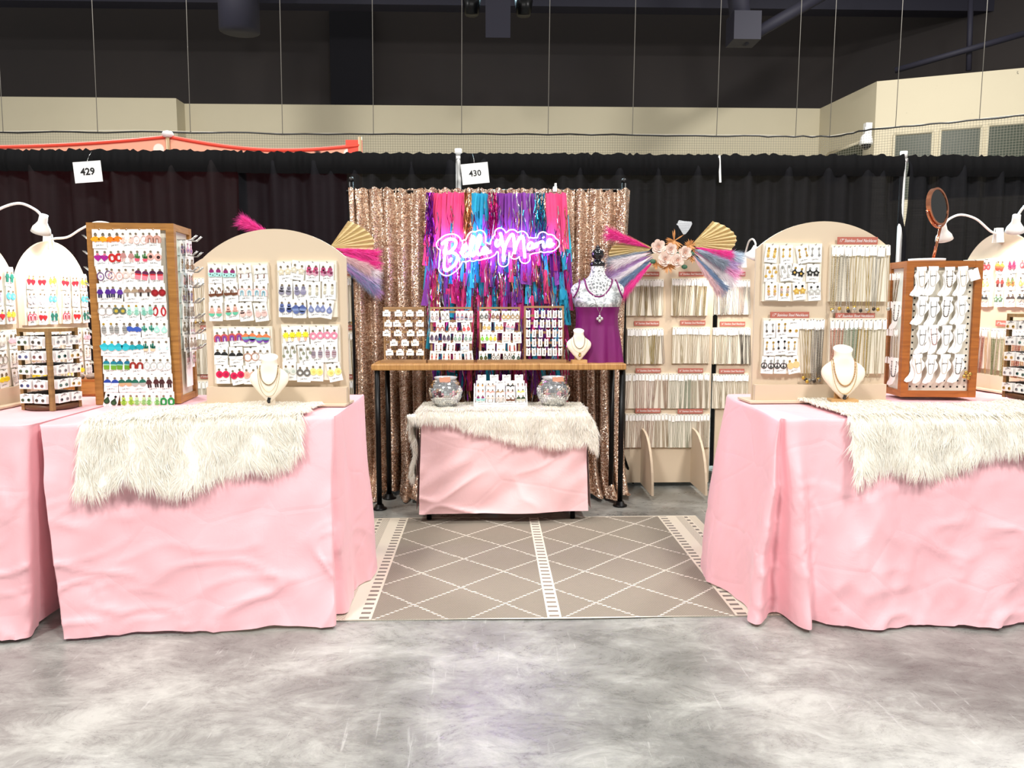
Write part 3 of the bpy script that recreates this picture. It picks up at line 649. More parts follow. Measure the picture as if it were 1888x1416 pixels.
# ================================================================== backdrop: stand, sequin curtains, fringe, neon
YB_ = 4.93
SL, SR = P(648, 350, YB_).x, P(1150, 350, YB_).x; ZR = P(900, 352, YB_).z
t = thing('backdrop_stand', ((SL + SR) / 2, YB_, 0), 'black telescopic backdrop stand carrying the sequin curtains', 'stand')
for s_ in (SL, SR):
    x = s_ - (SL + SR) / 2
    MB().tube([(x, 0, 0.01), (x, 0, ZR + .05)], .014, 8).build('upright', BLACKM, t)
    k = MB(); k.ball((x, 0, ZR + .065), .016, 8); k.build('knob', BLACK, t)
    for a in (0.9, 2.4, 4.6): MB().tube([(x, 0, .28), (x + .3 * math.cos(a) * .6, .16 * math.sin(a), .012)], .009, 6).build('foot', BLACKM, t)
MB().tube([(SL - (SL + SR) / 2 - .03, 0, ZR - .01), (SR - (SL + SR) / 2 + .03, 0, ZR + .005)], .011, 8).build('crossbar', BLACKM, t)
def sequin(x0, x1, seed, label):
    t0 = Vector((x0, YB_ - .03, 0)); w = x1 - x0; rr = random.Random(seed); ph = [rr.uniform(0, 6) for _ in range(5)]
    def f(u, v):
        z = lerp(0.0, ZR + .008, v); x = u * w
        am = lerp(.055, .018, smooth01((v - .15) / .85)); fq = 2 * PI * w / .085
        d = am * math.sin(fq * u + ph[0] + 0.9 * math.sin(2.2 * z + ph[1])) + am * .5 * math.sin(fq * 1.9 * u + ph[2] + z) + .02 * vnoise(u * 9 + seed, v * 2)
        xx = x + .012 * math.sin(fq * u + 1 + ph[0]) - (u - .5) * w * (.04 * math.sin(v * PI))
        if v < .16:   # puddle on the floor
            k = 1 - v / .16; d -= .15 * k * k * (1 + .9 * vnoise(u * 7 + seed, 2)); z = .006 + max(0, (v / .16)) ** 1.5 * .16 * (ZR) + .03 * k * max(0, vnoise(u * 11, v * 30))
        if v > .965: d += .008 * math.sin(fq * 3 * u); z += .006 * math.sin(fq * 2.2 * u)
        return (xx, d, z)
    tag(MB().grid(f, 220, 90).build('sequin_curtain', SEQ, None, Matrix.Translation(t0)), label, 'curtain', 'rose gold sequin curtains')
xm = P(905, 400, YB_).x
sequin(SL - .015, xm - .0, 2, 'rose gold sequin curtain beside the palm fan and pendant cards')
sequin(xm + .0, SR + .02, 8, 'rose gold sequin curtain behind the dress form')
# ------------------------------------------------------------------ fringe
YF = 4.84
fr = thing('fringe_backdrop', P(920, 352, YF), 'layered pink, teal and purple fabric fringe behind the neon sign', 'backdrop'); FO = P(920, 352, YF)
colm = {'pink': mat('#e8457f', .7), 'rose': mat('#d83a75', .65), 'teal': mat('#1f9fc4', .7), 'cyan': mat('#28b4d8', .7), 'violet': mat('#8a3fa6', .7), 'plum': mat('#7a2a8c', .7), 'mag': mat('#b0206e', .6)}
tin = {'copper': mat('#c98a5a', .22, .95), 'magt': mat('#c0107a', .22, .85), 'bluet': mat('#1c86a8', .2, .9), 'silver': mat('#d6dfe2', .16, .95), 'purpt': mat('#7d1fa0', .22, .85)}
_strip = {}
def strip_mesh(k, m):
    key = (k, m.name)
    if key in _strip: return _strip[key]
    rr = random.Random(k); mb = MB(); c = rr.uniform(-.12, .12); ph = rr.uniform(0, 6)
    def f(u, v): # unit width, unit length hanging down
        return ((u - .5) * (0.72 + .28 * v) + c * v * v, .10 * math.sin(u * PI * 1.0 + ph) - .12 * v + .05 * math.sin(v * 5 + ph), -v + .03 * (u - .5) * (k % 3 - 1))
    mb.grid(f, 3, 5); me = mb.mesh('fringe_strip', m); _strip[key] = me; return me
rr = random.Random(21)
def strip(px, zt, w, l, c, layer):
    x = P(px, 400, YF).x
    M = Matrix.Translation(Vector((x, YF + layer, zt)) - FO) @ Matrix.Rotation(rr.uniform(-.05, .05) + (px - 915) / 130 * -.10, 4, 'Y') @ Matrix.Diagonal((w, .09, l, 1))
    o = link('fringe_strip', strip_mesh(rr.randrange(5), colm[c]), fr, M); return o
zt0 = P(915, 358, YF).z
cnt = 0
for a, b, c in ((799, 857, 'pink'), (872, 900, 'cyan'), (916, 984, 'violet'), (1004, 1038, 'pink')):
    n = int((b - a) / 5.2)
    for k in range(n):
        px = lerp(a, b, (k + .5) / n); spread = (px - 915) * .06
        c2 = c if rr.random() < .8 else {'pink': 'rose', 'cyan': 'teal', 'violet': 'plum'}[c]
        strip(px + spread * .4, zt0 + rr.uniform(-.004, .004), rr.uniform(.030, .042), rr.uniform(.27, .36), c2, -.045 + rr.uniform(-.01, .012)); cnt += 1
rows = [(415, 790, 1046), (452, 784, 1052), (490, 786, 1054), (528, 790, 1052), (565, 790, 1050), (610, 792, 1048), (655, 792, 1046), (700, 794, 1044)]
pal = ['pink', 'rose', 'mag', 'teal', 'cyan', 'violet', 'plum', 'violet', 'mag']
for ri, (py, a, b) in enumerate(rows):
    zt = P(915, py - 25, YF).z; n = 30 if ri < 6 else 22
    for k in range(n):
        px = lerp(a, b, (k + rr.random()) / n)
        strip(px, zt + rr.uniform(-.03, .03), rr.uniform(.024, .042), rr.uniform(.13, .24), rr.choice(pal), -.02 + .004 * ri * 0 + rr.uniform(-.025, .03)); cnt += 1
for name, m in tin.items():      # metallic tinsel, uncounted
    mb = MB()
    def tinsel(px, zt, l, w, lay):
        x = P(px, 400, YF).x; pts = []
        a = rr.uniform(-.02, .02); p0 = Vector((x, YF + lay, zt)) - FO
        n = 6; vs = []
        for q in range(n + 1):
            v = q / n; d = p0 + Vector((a * v + .006 * math.sin(v * 9 + px), -.012 * v + .006 * math.sin(v * 13 + px), -l * v)); an = rr.uniform(0, PI)
            e = Vector((math.cos(an), math.sin(an), 0)) * w; vs += [d - e, d + e]
        mb.add(vs, [(2 * q, 2 * q + 1, 2 * q + 3, 2 * q + 2) for q in range(n)])
    tops = {'copper': (857, 871), 'magt': (900, 916), 'bluet': (985, 1003), 'silver': (872, 985), 'purpt': (788, 800)}[name]
    for k in range(26 if name != 'silver' else 8): tinsel(rr.uniform(*tops), zt0, rr.uniform(.15, .32), .0028, -.06 + rr.uniform(-.01, .01))
    for k in range(90):
        ri = rr.randrange(len(rows)); py, a, b = rows[ri]
        cx = (lerp(a, b, ((k // 22) * .173 + ri * .31 + len(name) * .27) % 1)); px = min(b, max(a, cx + rr.gauss(0, 9)))
        tinsel(px, P(915, py - 25, YF).z + rr.uniform(-.03, .03), rr.uniform(.14, .26), .0028, -.055 + rr.uniform(-.02, .02))
    o = mb.build('tinsel_strands', m, fr); o['kind'] = 'stuff'
# ------------------------------------------------------------------ script lettering shared by the neon sign and the cards
SCRIPT = [[(330, 590), (315, 680), (305, 780), (300, 870), (312, 905)], [(270, 620), (330, 570), (400, 560), (435, 590), (420, 650), (370, 700), (330, 720), (400, 715), (450, 750), (440, 820), (390, 880), (330, 915), (296, 895)],
    [(480, 720), (530, 690), (555, 650), (540, 625), (510, 660), (505, 720), (530, 755), (570, 740), (610, 660), (640, 570), (630, 530), (605, 580), (600, 680), (615, 745), (645, 735), (690, 640), (715, 560), (705, 515), (680, 570), (675, 670), (690, 735), (720, 725), (745, 680)],
    [(790, 670), (760, 655), (735, 690), (740, 725), (770, 715), (792, 670), (792, 715), (835, 695)],
    [(905, 560), (885, 610), (905, 640), (935, 600), (948, 530), (935, 490), (950, 520), (965, 600), (975, 700), (975, 812)], [(975, 720), (1010, 600), (1055, 520), (1085, 515), (1095, 600), (1102, 725)], [(1102, 700), (1130, 600), (1175, 530), (1200, 550), (1207, 650), (1218, 775)],
    [(1310, 610), (1275, 600), (1250, 640), (1260, 675), (1290, 660), (1310, 612), (1312, 660), (1340, 640), (1345, 600), (1355, 655)], [(1356, 650), (1368, 612), (1400, 590), (1425, 595), (1425, 640), (1445, 650), (1465, 625)], [(1425, 535), (1430, 545)],
    [(1465, 625), (1510, 605), (1515, 570), (1490, 565), (1470, 600), (1480, 640), (1515, 640), (1552, 608)]]
def spaths(k=4): return [[(p.x, p.y) for p in crom([(a, b, 0) for a, b in st], k)] for st in SCRIPT]
YN = 4.72
def npt(x, y, dy=0.0): p = P(770 + x / 6.155, 350 + y / 6.155, YN); return Vector((p.x, YN + dy, p.z))
NO = npt(900, 700)
nt = thing('neon_sign', NO, 'glowing white violet neon sign in cursive script before the fringe', 'sign')
def m_neon(col, s):
    m = bpy.data.materials.new('neon'); m.use_nodes = True; b = m.node_tree.nodes['Principled BSDF']
    b.inputs['Base Color'].default_value = (1, 1, 1, 1); b.inputs['Emission Color'].default_value = hexc(col); b.inputs['Emission Strength'].default_value = s; return m
N1, N2, NE = m_neon('#d0a0ff', 34), m_neon('#b89cff', 34), m_neon('#c9a8ff', 1.3)
for i, st in enumerate(spaths(5)):
    r = .0078 if i < 7 else .0066
    MB().tube([npt(x, y) - NO for x, y in st], r, 8).build('neon_tube', N1 if i < 4 else N2, nt)
# clear backing cut round the letters, with its lit edge
gx, gy = 150, 70; X0, X1, Y0, Y1 = 190, 1630, 410, 1010
segs = np.array([(x, y) for st in spaths(6) for x, y in st]); gxx = np.linspace(X0, X1, gx); gyy = np.linspace(Y0, Y1, gy)
D = np.array([[np.min((segs[:, 0] - x) ** 2 + (segs[:, 1] - y) ** 2) ** .5 for x in gxx] for y in gyy]); TH = 60
edge = []
mbp = MB(); inside = D < TH
for j in range(gy - 1):
    for i in range(gx - 1):
        c4 = [(i, j), (i + 1, j), (i + 1, j + 1), (i, j + 1)]; d4 = [D[b, a] - TH for a, b in c4]
        poly = []; cr_ = []
        for k in range(4):
            (a, b), (c, d) = c4[k], c4[(k + 1) % 4]; p, q = d4[k], d4[(k + 1) % 4]
            if p < 0: poly.append((gxx[a], gyy[b]))
            if (p < 0) != (q < 0):
                s_ = p / (p - q); e = (lerp(gxx[a], gxx[c], s_), lerp(gyy[b], gyy[d], s_)); poly.append(e); cr_.append(e)
        if len(poly) > 2: mbp.add([npt(x, y, .018) - NO for x, y in poly], [tuple(range(len(poly)))])
        if len(cr_) == 2: edge.append(cr_)
def m_acr():
    t = NT('clear_acrylic'); tr = t.new('ShaderNodeBsdfTransparent'); mx = t.new('ShaderNodeMixShader'); mx.inputs[0].default_value = .02; t.rough(.05); t.col('#e8e6ff')
    t.l(tr.outputs[0], mx.inputs[1]); t.l(t.b.outputs[0], mx.inputs[2]); t.l(mx.outputs[0], t.out.inputs[0]); return t.m
mbp.build('acrylic_backing', m_acr(), nt)
mbe = MB()
for a, b in edge: mbe.tube([npt(*a, .016) - NO, npt(*b, .016) - NO], .0035, 4, caps=False)
mbe.build('lit_backing_edge', NE, nt)['kind'] = 'stuff'
MB().tube([npt(838, 560, .01) - NO, npt(915, 30, .1) - NO], .0015, 4).build('power_cord', mat('#e8d8c8', .5), nt)
MB().tube([npt(1180, 560, .01) - NO, npt(1190, 30, .1) - NO], .0015, 4).build('hanging_string', mat('#e8d8c8', .5), nt)
# clip on the rod
c = P(1023, 352, 4.82); o = MB(); o.box((0, 0, .008), (.022, .05, .03)); o.box((.004, 0, .03), (.012, .02, .03)); tag(o.build('white_clip', WHITE, None, Matrix.Translation(c)), 'small white clip gripping the rod above the pink fringe', 'clip')
# ================================================================== shelf unit
YS0, YS1 = 4.47, 4.77; zs = P(900, 677, YS0).z; XSL, XSR = P(684, 677, YS0).x, P(1155, 677, YS0).x
st = thing('pipe_shelf', ((XSL + XSR) / 2, YS0, 0), 'long wooden shelf on black pipe legs with round flanges', 'shelf'); SO = Vector(((XSL + XSR) / 2, YS0, 0))
mb = MB(); mb.bbox((XSL - SO.x, 0, zs - .018), (XSR - SO.x, YS1 - YS0, zs + .018)); bo = mb.build('shelf_board', SHELFW, st)
bv = bo.modifiers.new('b', 'BEVEL'); bv.width = .006; bv.segments = 2
for px, py, yy in ((700, 940, YS0 + .02), (1143, 930, YS0 + .05), (718, 915, YS1 - .03), (1126, 905, YS1 - .02)):
    x = P(px, py, yy).x - SO.x
    MB().tube([(x, yy - YS0, .012), (x, yy - YS0, zs - .015)], .0155, 10).build('pipe_leg', BLACKM, st)
    MB().lathe([(.042, 0), (.042, .008), (.028, .012), (.022, .03)], 16, (x, yy - YS0, 0)).build('floor_flange', BLACKM, st)
ZS = zs + .018
# ------------------------------------------------------------------ dress form
YM = 4.66; mp = P(1100, 668, YM); MO = Vector((mp.x, YM, ZS)); px2m = YM / F * 1.0
zpx = lambda py: P(1100, py, YM).z - ZS
prof = [(490, 12, 12), (500, 12.5, 12), (508, 15, 13), (514, 21, 15), (519, 32, 17), (524, 43, 19), (530, 48.5, 20), (538, 49, 21), (546, 46, 24), (556, 43.5, 27), (566, 39, 28), (580, 35, 26), (600, 33, 24), (625, 34.5, 25), (650, 36, 26), (668, 37, 27)]
def body(u, v, off=0.0, flare=0.0):
    py = lerp(668, 490, v); a = interp(py, [(p[0], p[1]) for p in prof]) * px2m + off; b = interp(py, [(p[0], p[2]) for p in prof]) * px2m + off
    an = -PI / 2 + u * 2 * PI; e = .85; cx, sy = math.cos(an), math.sin(an)
    x = a * math.copysign(abs(cx) ** e, cx); y = b * math.copysign(abs(sy) ** e, sy)
    if flare and py > 568:
        f = (py - 568) / 100; n = flare * (f + .15) * (math.sin(an * 13 + 2 * f) * .6 + math.sin(an * 7 + 1 - f)); x += n * cx + .03 * f * (cx) ; y += n * sy - .02 * f * (1 if sy < 0 else 0)
    bust = .018 * math.exp(-((py - 560) / 12) ** 2) * (math.exp(-((x - .06) / .05) ** 2) + math.exp(-((x + .06) / .05) ** 2)) if sy < 0 else 0
    return (x, y - bust, zpx(py))
mt = thing('dress_form', MO, 'white lace dress form with black finial, dressed in a purple and silver tank top', 'mannequin')
mb = MB(); mb.grid(body, 48, 60); mb.build('lace_body', m_lace(), mt)
mb = MB(); zt = zpx(490)
mb.lathe([(.040, 0), (.046, .006), (.046, .018), (.036, .028), (.022, .036), (.02, .044), (.034, .052), (.038, .07), (.034, .088), (.02, .1), (.012, .108), (.014, .112), (.0, .128)], 20, (0, 0, zt - .004)); mb.build('finial', mat('#0a0c12', .15, 0, coat=.6), mt)
tt = thing('tank_top', MO, 'purple tank top with a crushed silver yoke on the lace dress form', 'top')
# neckline and armhole curves in (px offset, py)
neck = crom([(-25, 514, 0), (-24, 525, 0), (-19, 537, 0), (-8, 546, 0), (0, 547, 0), (9, 544, 0), (18, 534, 0), (24, 522, 0), (26, 514, 0)], 6)
arms = [crom([(sg * 33, 515, 0), (sg * 35, 525, 0), (sg * 38, 535, 0), (sg * 45, 549, 0)], 6) for sg in (-1, 1)]
def neck_y(x): return interp(x, [(p.x, p.y) for p in neck]) if -25 < x < 26 else 500
def inside_top(u, v):
    x, y, z = body(u, v); py = lerp(668, 490, v); X = x / px2m
    if py > 568: return False
    if abs(X) <= 25.5 and py < neck_y(X): return False
    if py < 549:
        lim = interp(py, [(515, 33), (525, 35), (535, 38), (549, 45)])
        if abs(X) > lim: return False
    return py > 515
mb = MB(); mb.grid(lambda u, v: body(u, v, .004), 120, 130, keep=inside_top)
t = NT('crushed_silver'); o = t.coord(); n = t.noise(o, 30, 5, .6, 2.0); t.col(t.ramp(n, [(.35, '#7f8487'), (.5, '#b4b9bb'), (.62, '#eef2f3')])); t.b.inputs['Metallic'].default_value = .55; t.rough(.35); t.bump(n, .5, .006); SILVERCLOTH = t.m
mb.build('silver_yoke', SILVERCLOTH, tt)
t = NT('purple_jersey'); o = t.coord(); n = t.noise(t.mapping(o, (1, 1, .3)), 14, 3, .5); t.col(t.mix(n, '#640652', '#7d0a69')); t.rough(.5); PURP = t.m
mb = MB(); mb.grid(lambda u, v: body(u, v * (668 - 566) / 178, .007, .008), 140, 40); mb.build('skirt_panel', PURP, tt)
def on_front(X, py, off):
    best = None
    for k in range(41):
        u = k / 40 * .5 - .25; p = body(u % 1, (668 - py) / 178, off)
        if best is None or abs(p[0] - X * px2m) < abs(best[0] - X * px2m): best = p
    return Vector((X * px2m, best[1], best[2]))
for cv, nm in ((neck, 'neck_trim'), (arms[0], 'armhole_trim'), (arms[1], 'armhole_trim')):
    MB().tube([on_front(p.x, p.y, .005) for p in cv], .005, 6).build(nm, PURP, tt)
nk = thing('pendant_necklace', MO, 'silver chain with a cross shaped pendant worn on the dress form', 'necklace')
ch = [on_front(a, b, .012) for a, b in ((-14, 520), (-10, 548), (-4, 570), (0, 577))]; ch2 = [on_front(a, b, .012) for a, b in ((16, 520), (9, 548), (3, 570), (0, 577))]
for p in ch + ch2:
    if p.z < zpx(567): p.y -= .012
MB().tube(ch, .0014, 4).tube(ch2, .0014, 4).build('chain', SILV, nk)
pp = on_front(0, 587, .03); mb = MB()
for a in range(4):
    an = a * PI / 2 + PI / 2; mb.ball((pp.x + .012 * math.cos(an), pp.y, pp.z + .012 * math.sin(an)), .010, 8, (1, .5, 1))
mb.tube([(pp.x, pp.y, pp.z + .02), (ch[-1])], .002, 4); mb.build('pendant', mat('#d9d8d6', .2, .8), nk)
# ------------------------------------------------------------------ necklace busts
WOODB = m_wood('#b98a52', '#d9b27c')
def bust(base, s, yaw, label, chains, block=True):
    M = Matrix.Translation(base) @ Matrix.Rotation(yaw, 4, 'Z'); t = thing('necklace_bust', M, label, 'bust', 'cream velvet necklace busts')
    rows_ = [(0.0, .004, .004), (.10, .10, .03), (.2, .20, .045), (.32, .30, .055), (.42, .38, .06), (.50, .415, .06), (.57, .42, .055), (.63, .40, .05), (.70, .33, .05), (.76, .235, .055), (.82, .185, .06), (.88, .165, .062), (.94, .17, .064), (1.0, .185, .066)]
    H = 1.0
    lean = lambda z: (.02 + .16 * z) * s
    def ff(u, v):
        z = v; w = interp(z, [(a, b) for a, b, c in rows_]) * s * .98; d = interp(z, [(a, c) for a, b, c in rows_]) * s * 2.1
        an = u * 2 * PI - PI / 2; c_, s_ = math.cos(an), math.sin(an)
        return (w * c_, (d if s_ < 0 else d * .35 + (.1 * s if z > .75 else 0)) * s_ + lean(z), z * s + .012 + .075 * s * s_ * smooth01((z - .78) / .22))
    mb = MB(); mb.grid(ff, 40, 36); top = [ff(k / 40, 1) for k in range(40)]; mb.add(top, [tuple(range(40))]); mb.build('velvet_form', VELVET, t)
    if block:
        MB().box((0, .06 * s, .01), (.5 * s, .32 * s, .02)).build('base_block', WOODB, t); MB().box((0, .16 * s, .22 * s), (.26 * s, .06 * s, .42 * s)).build('support_post', WOODB, t)
    else: MB().box((0, .12 * s, .12 * s), (.2 * s, .12 * s, .26 * s)).build('support_post', VELVET, t)
    def onb(xf, z):
        w = interp(z, [(a, b) for a, b, c in rows_]) * .98; d = interp(z, [(a, c) for a, b, c in rows_]) * 2.1
        k = max(-.98, min(.98, xf / max(w, .01))); return Vector((xf * s, (-d * math.sqrt(1 - k * k)) * s + lean(z) - .004, z * s + .012))
    for (wd, ztop, zb, m, r, pend) in chains:
        pts = []
        for k in range(33):
            a = k / 32 * PI; x = -wd * math.cos(a); z = ztop - (ztop - zb) * math.sin(a) ** .8; pts.append(onb(x, z))
        c_ = MB()
        c_.tube(pts, r * .55, 5)
        if r > .0016:
            for p in pts[::1]: c_.ball(p, r, 5)
        o = c_.build('necklace', m); o.matrix_world = M.copy()
        tag(o, 'fine gold necklace draped on the ' + label, 'necklace') if m is GOLDC else tag(o, ('dark linked chain' if not pend else 'dark pendant chain') + ' necklace draped on the ' + label, 'necklace')
        if pend: q = pts[16]; MB().box(q + Vector((0, -.003, -.012)), (.012, .004, .018), Matrix.Rotation(.3, 3, 'Y')).ball(q + Vector((0, -.004, -.02)), .007, 6).build('pendant', pend, o)
CHN = mat('#8f7b5c', .35, .6)
bust(Vector((P(1068, 668, 4.51).x, 4.51, ZS)), .175, .05, 'small bust beside the dress form', [(.19, .80, .42, CHN, .0022, None), (.27, .74, .30, GOLDC, .0012, GOLDC)])
bust(Vector((P(497, 745, 3.16).x, 3.16, ZTAB + .015)), .185, .12, 'bust in front of the four-panel earring arch', [(.19, .82, .42, CHN, .0024, None), (.2, .82, .27, GOLDC, .0012, None), (.23, .80, .16, mat('#a88a4a', .3, .9), .0013, mat('#1c1a1a', .4, .4))], False)
bust(Vector((P(1555, 742, 3.2).x, 3.2, ZTAB + .012)), .215, -.15, 'bust before the arch of stainless necklaces', [(.20, .80, .30, mat('#b08a5a', .35, .6), .0034, None), (.23, .78, .14, GOLDC, .0018, mat('#3a332e', .4, .4))])
# ------------------------------------------------------------------ mirrored bowls on the small table
MIR = NT('mirror_tiles'); g_ = MIR.new('ShaderNodeNewGeometry'); MIR.col(MIR.ramp(g_.outputs['Random Per Island'], [(0, '#c9ccd0'), (1, '#ffffff')])); MIR.b.inputs['Metallic'].default_value = 1; MIR.rough(.06); MIRT = MIR.m
for px, lab in ((822, 'mirror tiled round bowl nearer the hanging fur tail'), (1020, 'mirror tiled round bowl nearer the dress form')):
    c = P(px, 746, 4.36); t = thing('mirror_bowl', Vector((c.x, 4.36, ZC + .02)), lab, 'bowl', 'mirror tiled bowls'); Rr = .094; cz = .082
    body_ = MB(); pr = [(.05, .0)] + [(Rr * math.cos(a) * .985, cz + Rr * .93 * math.sin(a) * .985) for a in [lerp(-.95, .95, k / 12) for k in range(13)]]
    body_.lathe(pr, 28); body_.build('glass_body', mat('#c7cacc', .15, .6), t)
    tl = MB(); rr2 = random.Random(px)
    for j in range(14):
        a0, a1 = lerp(-.95, .98, j / 14), lerp(-.95, .98, (j + .92) / 14); n = max(8, int(40 * math.cos((a0 + a1) / 2)))
        for k in range(n):
            b0, b1 = 2 * PI * k / n, 2 * PI * (k + .92) / n; jit = [rr2.uniform(0, .0022) for _ in range(4)]
            vs = [(math.cos(a) * math.cos(b) * (Rr + q), math.cos(a) * math.sin(b) * (Rr + q), cz + math.sin(a) * .93 * (Rr + q)) for (a, b), q in zip(((a0, b0), (a0, b1), (a1, b1), (a1, b0)), jit)]
            tl.add(vs, [(0, 1, 2, 3)])
    o = tl.build('mirror_tiles', MIRT, t); o['kind'] = 'stuff'
    MB().lathe([(.058, .150), (.063, .156), (.066, .164), (.060, .164), (.056, .15)], 28, cap=False).build('rim', mat('#dfe2e4', .1, .5), t)
    MB().box((0.0 if px < 900 else .02, -.068, .155), (.06, .004, .028), Matrix.Rotation(.25, 3, 'X') @ Matrix.Rotation(-.08, 3, 'Y')).build('price_tag', mat('#e9a98d', .6), t)
# ================================================================== cards, earrings, necklaces
def proj(p):
    d = Vector(p) - EYE; cy, sy = math.cos(YAW), math.sin(YAW)
    a = d.x * cy - d.y * sy; b = d.x * sy + d.y * cy
    fw = b * math.cos(PITCH) - d.z * math.sin(PITCH); up = b * math.sin(PITCH) + d.z * math.cos(PITCH)
    return 944 + F * a / fw, 708 - F * up / fw
def circ(r, cx=0, cz=0, n=14, a0=0.0, a1=2 * PI, sx=1.0, sz=1.0):
    full = abs(a1 - a0) > 6.28; k = n if full else n + 1
    return [(cx + sx * r * math.cos(a0 + (a1 - a0) * i / n), cz + sz * r * math.sin(a0 + (a1 - a0) * i / n)) for i in range(k)]
def rect(w, h, cx=0, cz=0, c=0.0):
    x, z = w / 2, h / 2
    if not c: return [(cx - x, cz - z), (cx + x, cz - z), (cx + x, cz + z), (cx - x, cz + z)]
    return [(cx - x + c, cz - z), (cx + x - c, cz - z), (cx + x, cz - z + c), (cx + x, cz + z - c), (cx + x - c, cz + z), (cx - x + c, cz + z), (cx - x, cz + z - c), (cx - x, cz - z + c)]
def leafp(w, h, cz): return [(w * math.sin(PI * t) * (1 if s > 0 else -1) * .5, cz + h / 2 - h * t) for s in (1, -1) for t in ([i / 6 for i in range(7)] if s > 0 else [1 - i / 6 for i in range(1, 6)])]
def heartp(r, cz): return [(r * .062 * 16 * math.sin(t) ** 3, cz + r * .062 * (13 * math.cos(t) - 5 * math.cos(2 * t) - 2 * math.cos(3 * t) - math.cos(4 * t))) for t in [2 * PI * i / 18 for i in range(18)]]
def starp(r1, r2, n, cz, a=PI / 2): return [((r1 if i % 2 == 0 else r2) * math.cos(a + PI * i / n), cz + (r1 if i % 2 == 0 else r2) * math.sin(a + PI * i / n)) for i in range(2 * n)]
_ear = {}
